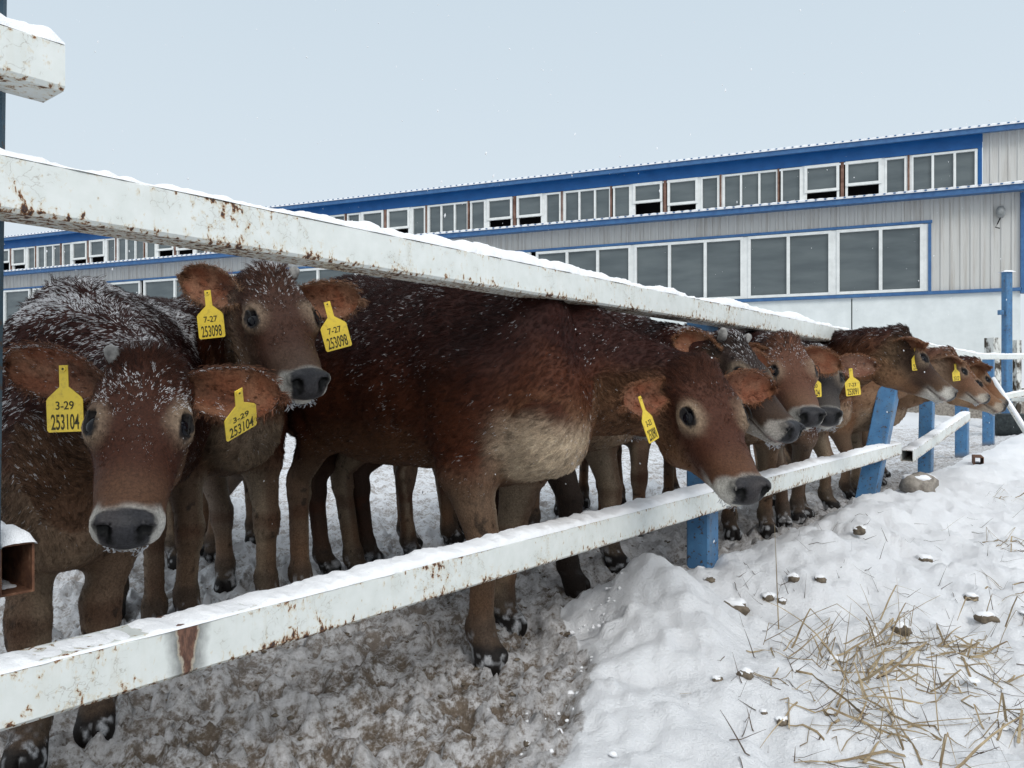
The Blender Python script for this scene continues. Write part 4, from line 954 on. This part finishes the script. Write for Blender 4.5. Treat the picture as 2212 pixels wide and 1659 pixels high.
# the dark-faced calf with horn buds
E_, X_, H_ = calf('dark-faced calf with two grey horn buds, behind the lowered head of the central calf', -42, (.28, 3.12), ((.735, 2.56, .965), (-56, 42, -6), 1.0), 1.11,
    feet={'FR': (.215, 2.93), 'FL': (.42, 3.30)}, ears=[(-1, (1460, 730), 2.62, (-.1, -1, 0), .105), (1, (1660, 800), 2.75, (0, -1, 0), .10)],
    res=.009, snow=.6, nfur=int(110000*FURK), seed=4, horns=[(-1, .016), (1, .012)], dark_legs=('FR',), pal=dict(face=(.030, .018, .014), cheek=(.085, .052, .032), muz=(.42, .39, .35), mid=(.07, .028, .015)), hair_len=1.1)
E_, X_, H_ = calf('reddish calf with curly wet forehead, tag 253124, right of the horned calf', -85, (1.13, 3.75), ((1.041, 2.945, .985), (-88, 39, -1), 1.0), 1.03,
    feet={'FR': (1.09, 3.85), 'FL': (1.30, 3.95)}, ears=[(-1, (1600, 775), 3.0, (0, -1, 0), .10), (1, (1815, 792), 2.98, (0, -1, 0), .105)],
    res=.009, snow=.45, nfur=int(110000*FURK), seed=5, pal=dict(face=(.115, .050, .030), cheek=(.17, .10, .06)), hair_len=1.1)
ear_tag(E_, X_, (1756, 798), (2, 51), (44, -2), 2.92, '253124', '3-20', k=.85)
E_, X_, H_ = calf('grizzled dark-faced calf just right of the reddish calf, tag 253091', -97, (1.45, 4.1), ((1.262, 3.20, .955), (-101, 34, -2), 1.0), 1.0,
    feet={'FR': (1.47, 4.18), 'FL': (1.60, 4.32)}, ears=[(1, (1893, 792), 3.22, (0, -1, .05), .105)],
    res=.010, snow=.75, nfur=int(90000*FURK), seed=6, grey=.6, pal=dict(face=(.035, .028, .026), cheek=(.10, .08, .065)), hair_len=1.0)
ear_tag(E_, X_, (1837, 796), (6, 50), (40, -8), 3.15, '253091', '7-23', k=.9)
E_, X_, H_ = calf('brown calf in profile, head raised before the top rail, snow on its poll', -46, (1.78, 4.62), ((1.922, 3.80, 1.075), (-17, 44, 2), 1.0), 1.03,
    feet={'FR': (1.66, 4.45), 'FL': (1.94, 4.76)}, ears=[(-1, (2000, 744), 3.60, (.2, -1, -.35), .095)],
    res=.010, snow=.4, nfur=int(110000*FURK), seed=7, pal=dict(face=(.045, .024, .016), cheek=(.17, .105, .06), mid=(.125, .05, .025)), hair_len=1.15, neck_dark=-.2)
ear_tag(E_, X_, (1977, 750), (3, 46), (25, 0), 3.71, '253092', None, sr=1, k=.9)
E_, X_, H_ = calf('light tan calf in profile at the far right, small yellow tag under its ear', -42, (2.42, 5.5), ((2.925, 5.14, 1.04), (-30, 46, 2), 1.0), 1.0,
    ears=[(-1, (2084, 783), 4.95, (.2, -1, -.3), .09)], res=.012, snow=.3, nfur=int(34000*FURK), seed=8, pal=dict(face=(.16, .08, .045), cheek=(.25, .165, .11), mid=(.19, .095, .05), dark=(.09, .04, .025), tan=(.36, .23, .14), muz=(.5, .45, .38)))
ear_tag(E_, X_, (2063, 786), (3, 31), (19, -4), 5.02, '253127', None, sr=1, k=.9)
E_, X_, H_ = calf('mostly hidden tan calf, muzzle poking out just past the light tan head', -42, (2.80, 6.0), ((3.19, 5.45, .95), (-28, 40, 0), 1.0), .98,
    res=.013, snow=.2, nfur=int(32000*FURK), seed=9, pal=dict(face=(.17, .08, .04), cheek=(.27, .16, .09), mid=(.21, .11, .06), dark=(.12, .06, .035), tan=(.36, .24, .15), muz=(.45, .38, .3)))
E_, X_, H_ = calf('farthest calf of the row, reddish head by the leaning white bar at the right', -42, (3.15, 6.65), ((3.60, 5.96, 1.0), (-33, 50, 0), 1.0), 1.0,
    ears=[(-1, (2141, 793), 5.8, (.2, -1, -.3), .085)], res=.013, snow=.2, nfur=int(32000*FURK), seed=10, pal=dict(face=(.17, .075, .035), cheek=(.26, .15, .085), mid=(.17, .075, .035), muz=(.3, .25, .2)))
# ---- calves further inside the pen
gb = 'calves standing further inside the pen'
def far(label, yaw, fore, seed, **k):
    hy = radians(k.pop('hyaw', yaw)); d = k.pop('reach', .55); hz = k.pop('hz', .95); c_, s_ = cos(hy), sin(hy); yr = radians(yaw)
    hp = (fore[0]+cos(yr)*.35+c_*.15, fore[1]+sin(yr)*.35+s_*.15, hz)
    return calf(label, yaw, fore, (hp, (math.degrees(hy), k.pop('pitch', 35), 0), 1.0), k.pop('hs', 1.0), ears=(), res=.014, nfur=int(k.pop('nf', 20000)*FURK), seed=seed, group=gb, **k)
far('dark brown calf from the rear, dark hind legs under the central belly', 60, (-.18, 4.0), 21, feet={'HR': (-.62, 3.32), 'HL': (-.78, 3.18)}, pal=dict(leg=(.05, .026, .017), tan=(.10, .05, .03), cream=(.12, .07, .045)))
far('brown calf with a black tail switch, legs left of the central foreleg', 70, (-.06, 4.45), 22, feet={'HR': (-.31, 3.76), 'HL': (-.47, 3.50)}, tail=True, pal=dict(leg=(.12, .075, .05)))
far('grey-legged calf standing behind the chest of the central calf', -100, (.055, 3.95), 23, feet={'FR': (.0, 3.90), 'FL': (.11, 4.0)}, hz=.9, pal=dict(leg=(.19, .14, .105), mid=(.09, .035, .02)))
far('calf deeper in the pen whose legs show between the central muzzle and the rail', -90, (.56, 4.0), 24, feet={'FR': (.46, 3.82), 'FL': (.64, 3.88)}, hz=.9, pal=dict(leg=(.15, .09, .06)))
far('grey-legged calf standing between the two nearest calves, further back', -70, (-1.14, 3.1), 25, feet={'FR': (-1.125, 3.02), 'FL': (-1.36, 3.5)}, hz=.85, hyaw=-110, pal=dict(leg=(.24, .175, .13), mid=(.09, .035, .02)))
far('brown calf far back in the pen, hooves visible behind the leftmost calves', -60, (-1.65, 4.1), 26, feet={'FR': (-1.64, 3.7), 'FL': (-1.46, 3.66)}, hz=.9)
# ------------------------------------------------------------------ snow clods, dirt clods, dry grass, falling snow
def blob(name, c, r, mat, seed, parent=None, fl=.7, n=10):
    V = []; m_ = 14
    for i in range(n+1):
        for j in range(m_): V.append((sin(pi*i/n)*cos(2*pi*j/m_), sin(pi*i/n)*sin(2*pi*j/m_), cos(pi*i/n)*fl))
    V = np.array(V); V = V*(1+.55*fbm(V, 1.4, seed, 3)+.25*fbm(V, 4, seed+3, 3))[:, None]*np.array(r)
    Fc = [(i*m_+j, (i+1)*m_+j, (i+1)*m_+(j+1) % m_, i*m_+(j+1) % m_) for i in range(n) for j in range(m_)]
    o = mesh_obj(name, V, Fc, mat, parent, True); o.location = c; return o
def on_ground(x, y):                               # photo pixel -> ground point
    D = HC*F/(y-CY); z_ = 0
    for _ in range(12): z_ = .5*z_+.5*float(ground_h(np.array([(x-CX)/F*D]), np.array([D]))[0][0]); D = (HC-z_)*F/(y-CY)
    return np.array([(x-CX)/F*D, D, z_])
clods = [(1587, 1318, 30, 'large brown clod at the foot of the nearest blue post'), (1513, 1233, 11, 'small brown clod on the mound left of the nearest blue post'), (1533, 1256, 13, 'brown clod on the mound right beside the nearest blue post'),
         (1660, 1293, 15, 'brown clod in the snow, left one of the pair above the straw'), (1690, 1300, 12, 'brown clod in the snow, right one of the pair above the straw'), (1715, 1253, 16, 'snow-capped clod in the middle of the bank'),
         (1773, 1253, 13, 'snow-dusted clod right of the middle of the bank'), (1857, 1148, 15, 'brown clod half buried below the leaning blue post'), (2000, 1212, 18, 'brown clod with a snow cap to the right of the bank'),
         (2100, 1295, 16, 'grey clod at the right, above the straw'), (1950, 1365, 22, 'dark clod among the straw stems'), (2130, 1340, 22, 'flat dark clod at the right, beside the straw'), (1612, 1460, 18, 'thin strip of bare earth on the snow slope, right of the mound'),
         (1550, 1470, 12, 'dark crumbs of soil on the snow slope, lower left'), (1690, 1560, 14, 'dark crumbs of soil below the straw'), (1650, 1540, 9, 'tiny dark crumb left of the straw tuft at the bottom')]
for i, (x, y, r, lb) in enumerate(clods):
    q = on_ground(x, y); rr = r/F*q[1]*.95; e_ = empty('dirt_clod', tuple(q)); tag(e_, lb, 'dirt clod', 'clods of frozen soil lying in the snow')
    blob('soil', (0, 0, rr*.10), (rr, rr*.9, rr*.85), M['soil'], 100+i, e_)
    blob('snow_cap', (.0, rr*.30, rr*.42), (rr*.92, rr*.8, rr*.62), M['snow'], 130+i, e_)
q = on_ground(1988, 1062); st = empty('stone_block', tuple(q)); tag(st, 'grey stone block capped with snow, between the leaning blue post and the next one', 'stone')
blob('block', (0, 0, .02), (.13, .09, .13), M['stone'], 71, st); blob('snow_cap', (0.01, .02, .085), (.10, .08, .05), M['snow'], 72, st)
q = on_ground(2112, 1003); cp = empty('cut_pipe', tuple(q)); tag(cp, 'short cut end of dark square tube lying in the snow by a blue post', 'pipe')
mb = MB()
for sg in (-1, 1): mb.box((0, sg*.035, .04), (.16, .003, .04)); mb.box((0, 0, .04+sg*.037), (.16, .032, .003))
o = mb.build('tube', M['rust'], cp); o.rotation_euler = (0, 0, 1.1)
# loose snow lumps along the edge of the trampled strip
B = MB(); rg = random.Random(12)
for i in range(260):
    s_ = rg.uniform(-2.0, .5); o_ = float(EDGE(s_))+rg.gauss(0, .06); q = fpt(s_, o_); q[2] = gz(q[0], q[1]); r = rg.choice([.003, .004, .005, .006, .008, .010])*rg.uniform(.7, 1.2)
    V = []
    for a in range(6):
        for b_2 in range(8): V.append((sin(pi*a/5)*cos(pi*b_2/4)*rg.uniform(.5, 1.5), sin(pi*a/5)*sin(pi*b_2/4)*rg.uniform(.5, 1.5), cos(pi*a/5)*.6))
    B.add([tuple(q+np.array(v)*r+(0, 0, r*.3)) for v in V], [(a*8+b_2, (a+1)*8+b_2, (a+1)*8+(b_2+1) % 8, a*8+(b_2+1) % 8) for a in range(5) for b_2 in range(8)])
tag(B.build('snow_crumbs', M['snow'], None, True), 'loose crumbs of snow along the edge between the clean bank and the trampled strip', 'snow', kind='stuff')
# frozen mud lumps in the trampled strip
B = MB()
for i in range(1500):
    y = rg.uniform(1.15, 4.2); x = rg.uniform(-1.6, 1.2); out = (x-P0[0])*FN[0]+(y-P0[1])*FN[1]
    s2_ = (x-P0[0])*FD[0]+(y-P0[1])*FD[1]
    if out > float(EDGE(s2_))-.06 or out < -1.6: continue
    r = rg.choice([.003, .004, .005, .006, .008, .010])*rg.uniform(.7, 1.2); z0 = float(ground_h(np.array([x]), np.array([y]))[0][0]); V = []
    for a in range(5):
        for b_2 in range(7): V.append((sin(pi*a/4)*cos(pi*b_2/3.5)*rg.uniform(.5, 1.5), sin(pi*a/4)*sin(pi*b_2/3.5)*rg.uniform(.5, 1.5), cos(pi*a/4)*.5*rg.uniform(.5, 1.3)))
    B.add([(x+v[0]*r, y+v[1]*r, z0+v[2]*r) for v in V], [(a*7+b_2, (a+1)*7+b_2, (a+1)*7+(b_2+1) % 7, a*7+(b_2+1) % 7) for a in range(4) for b_2 in range(7)])
tag(B.build('frozen_mud', M['soil'], None, True), 'crumbs of frozen brown mud scattered through the trampled snow under the fence', 'mud', kind='stuff')
# dry grass
def gg(x, y): return float(ground_h(np.array([x]), np.array([y]))[0][0])
def blade(mb, base, az, tilt, L, wdt, bend, rg, kink=None):
    n = 6; P = [np.array(base, float)]; d = np.array([cos(az)*sin(tilt), sin(az)*sin(tilt), cos(tilt)]); sdv = nrm(np.cross(d, (rg.uniform(-1, 1), rg.uniform(-1, 1), .3))); 
    for i in range(n):
        d = nrm(d+np.array([cos(az), sin(az), -1])*bend/n)
        if kink is not None and i == kink: d = nrm(d+np.array([rg.uniform(-1, 1), rg.uniform(-1, 1), -1.1])*1.3)
        P.append(P[-1]+d*L/n)
    V = []; nn = nrm(np.cross(d, sdv))
    for i, q in enumerate(P):
        ww = wdt*(1-.75*(i/n)**1.6)
        g_ = gg(q[0], q[1])+.003; q = q.copy(); q[2] = max(q[2], g_)
        V += [q-sdv*ww, q+nn*ww*.5, q+sdv*ww, q-nn*ww*.35]
    mb.add(V, [(4*i+k, 4*i+(k+1) % 4, 4*i+4+(k+1) % 4, 4*i+4+k) for i in range(n) for k in range(4)])
tufts = [(1800, 1450, 42, .30, .10, 'broad straw tuft left of the middle of the snow bank', 55), (1860, 1415, 30, .22, .09, 'straw stems leaning right behind the broad tuft', 35), (1930, 1370, 24, .24, .05, 'straw stems leaning to the upper right at the middle of the bank', 70),
         (1960, 1440, 30, .24, .12, 'dense flattened straw right of the broad tuft', 80), (2050, 1400, 26, .22, .08, 'straw stems fanning right beside the flat dark clod', 75), (1870, 1555, 34, .20, .07, 'straw tuft at the bottom of the slope with long stems to the upper right', 60),
         (1830, 1600, 26, .16, .08, 'matted straw lying at the bottom edge of the picture', 85), (2185, 1580, 22, .22, .05, 'straw stems at the bottom right corner', 40), (2000, 1600, 16, .26, .10, 'thin long straw stems lying on the snow near the bottom right', 85),
         (1700, 1480, 14, .12, .10, 'sparse short straw stems at the left end of the straw patch', 50), (2190, 1180, 22, .20, .10, 'straw tuft at the right edge, half way up the bank', 55), (2195, 1090, 16, .2, .14, 'far straw tuft at the right edge near the fence', 55),
         (2130, 1465, 22, .22, .09, 'straw stems between the bottom right corner tuft and the flat dark clod', 60), (2185, 1300, 16, .2, .10, 'thin straw tuft at the right edge above the main straw patch', 50)]
for i, (x, y, n_, L, sp, lb, tl) in enumerate(tufts):
    q = on_ground(x, y); e_ = empty('dry_grass_tuft', tuple(q)); tag(e_, lb, 'dry grass', 'tufts of dry straw in the snow'); mb = MB(); sw_ = MB()
    for k in range(int(n_*.85)):
        bx_, by_ = q[0]+rg.gauss(0, sp*.95), q[1]+rg.gauss(0, sp*.95); az = rg.uniform(-.6, 1.5) if rg.random() < .62 else rg.uniform(-3.1, 3.1); t_ = radians(min(88, max(8, rg.gauss(tl-12, 22))))
        blade(mb, (bx_, by_, gg(bx_, by_)-.01), az, t_, L*rg.uniform(.45, 1.35), rg.uniform(.0013, .0040), rg.uniform(0, .8), rg, rg.choice([None, 1, 2, 3, 4]))
    mb.V = [tuple(np.array(v)-q) for v in mb.V]; mb.build('stems', M['straw'], e_)
    mb = MB()
    for k in range(n_//3):
        bx_, by_ = q[0]+rg.gauss(0, sp), q[1]+rg.gauss(0, sp); blade(mb, (bx_, by_, gg(bx_, by_)-.01), rg.uniform(-3, 3), radians(rg.uniform(30, 88)), L*rg.uniform(.3, .7), .0011, .1, rg, rg.choice([None, 3]))
    mb.V = [tuple(np.array(v)-q) for v in mb.V]; mb.build('dark_stems', M['dark_stem'], e_)
    for k in range(1):
        bx_, by_ = rg.gauss(0, sp*.7), rg.gauss(0, sp*.7); z_ = gz(q[0]+bx_, q[1]+by_)-q[2]; r = rg.uniform(.012, .028)
        for V, Fc in ((np.array([(sin(pi*a/5)*cos(pi*b_2/4)*r, sin(pi*a/5)*sin(pi*b_2/4)*r, cos(pi*a/5)*r*.28*rg.uniform(.6, 1.2)) for a in range(6) for b_2 in range(8)]), [(a*8+b_2, (a+1)*8+b_2, (a+1)*8+(b_2+1) % 8, a*8+(b_2+1) % 8) for a in range(5) for b_2 in range(8)]),): mesh_obj('snow_lump', V+np.array([bx_, by_, z_+.004]), Fc, M['snow'], e_, True)
mb = MB()
for k in range(150):
    x_ = rg.uniform(1560, 2212); y_ = rg.uniform(1080, 1650); q = on_ground(x_, y_); 
    blade(mb, q-(0, 0, .01), rg.uniform(-3, 3), radians(rg.uniform(10, 88)), rg.uniform(.03, .12), rg.uniform(.0008, .0018), .1, rg)
tag(mb.build('scattered_stems', M['dark_stem']), 'single thin stems poking out of the clean snow bank', 'dry stems', kind='stuff')
# falling snow
mb = MB()
for k in range(900):
    D = rg.uniform(.5, 1)**.5*rg.choice([3, 6, 9, 12, 14]); x_ = rg.uniform(-60, 2270); y_ = rg.uniform(-40, 1200); c_ = px(x_, y_, D)
    if c_[2] < .2: continue
    r = rg.uniform(.0012, .0030); a = rg.uniform(-.35, .35); up = np.array([sin(a)*.8, 0, cos(a)])*r*rg.choice([1, 1.3, 1.8, 2.6]); u = np.array([1, 0, 0])*r; v = np.array([0, 1, 0])*r
    mb.add([c_+up, c_+u, c_+v, c_-u, c_-v, c_-up], [(0, 1, 2), (0, 2, 3), (0, 3, 4), (0, 4, 1), (5, 2, 1), (5, 3, 2), (5, 4, 3), (5, 1, 4)])
tag(mb.build('falling_snow', M['snow']), 'small snowflakes drifting down through the air', 'snowflakes', kind='stuff')
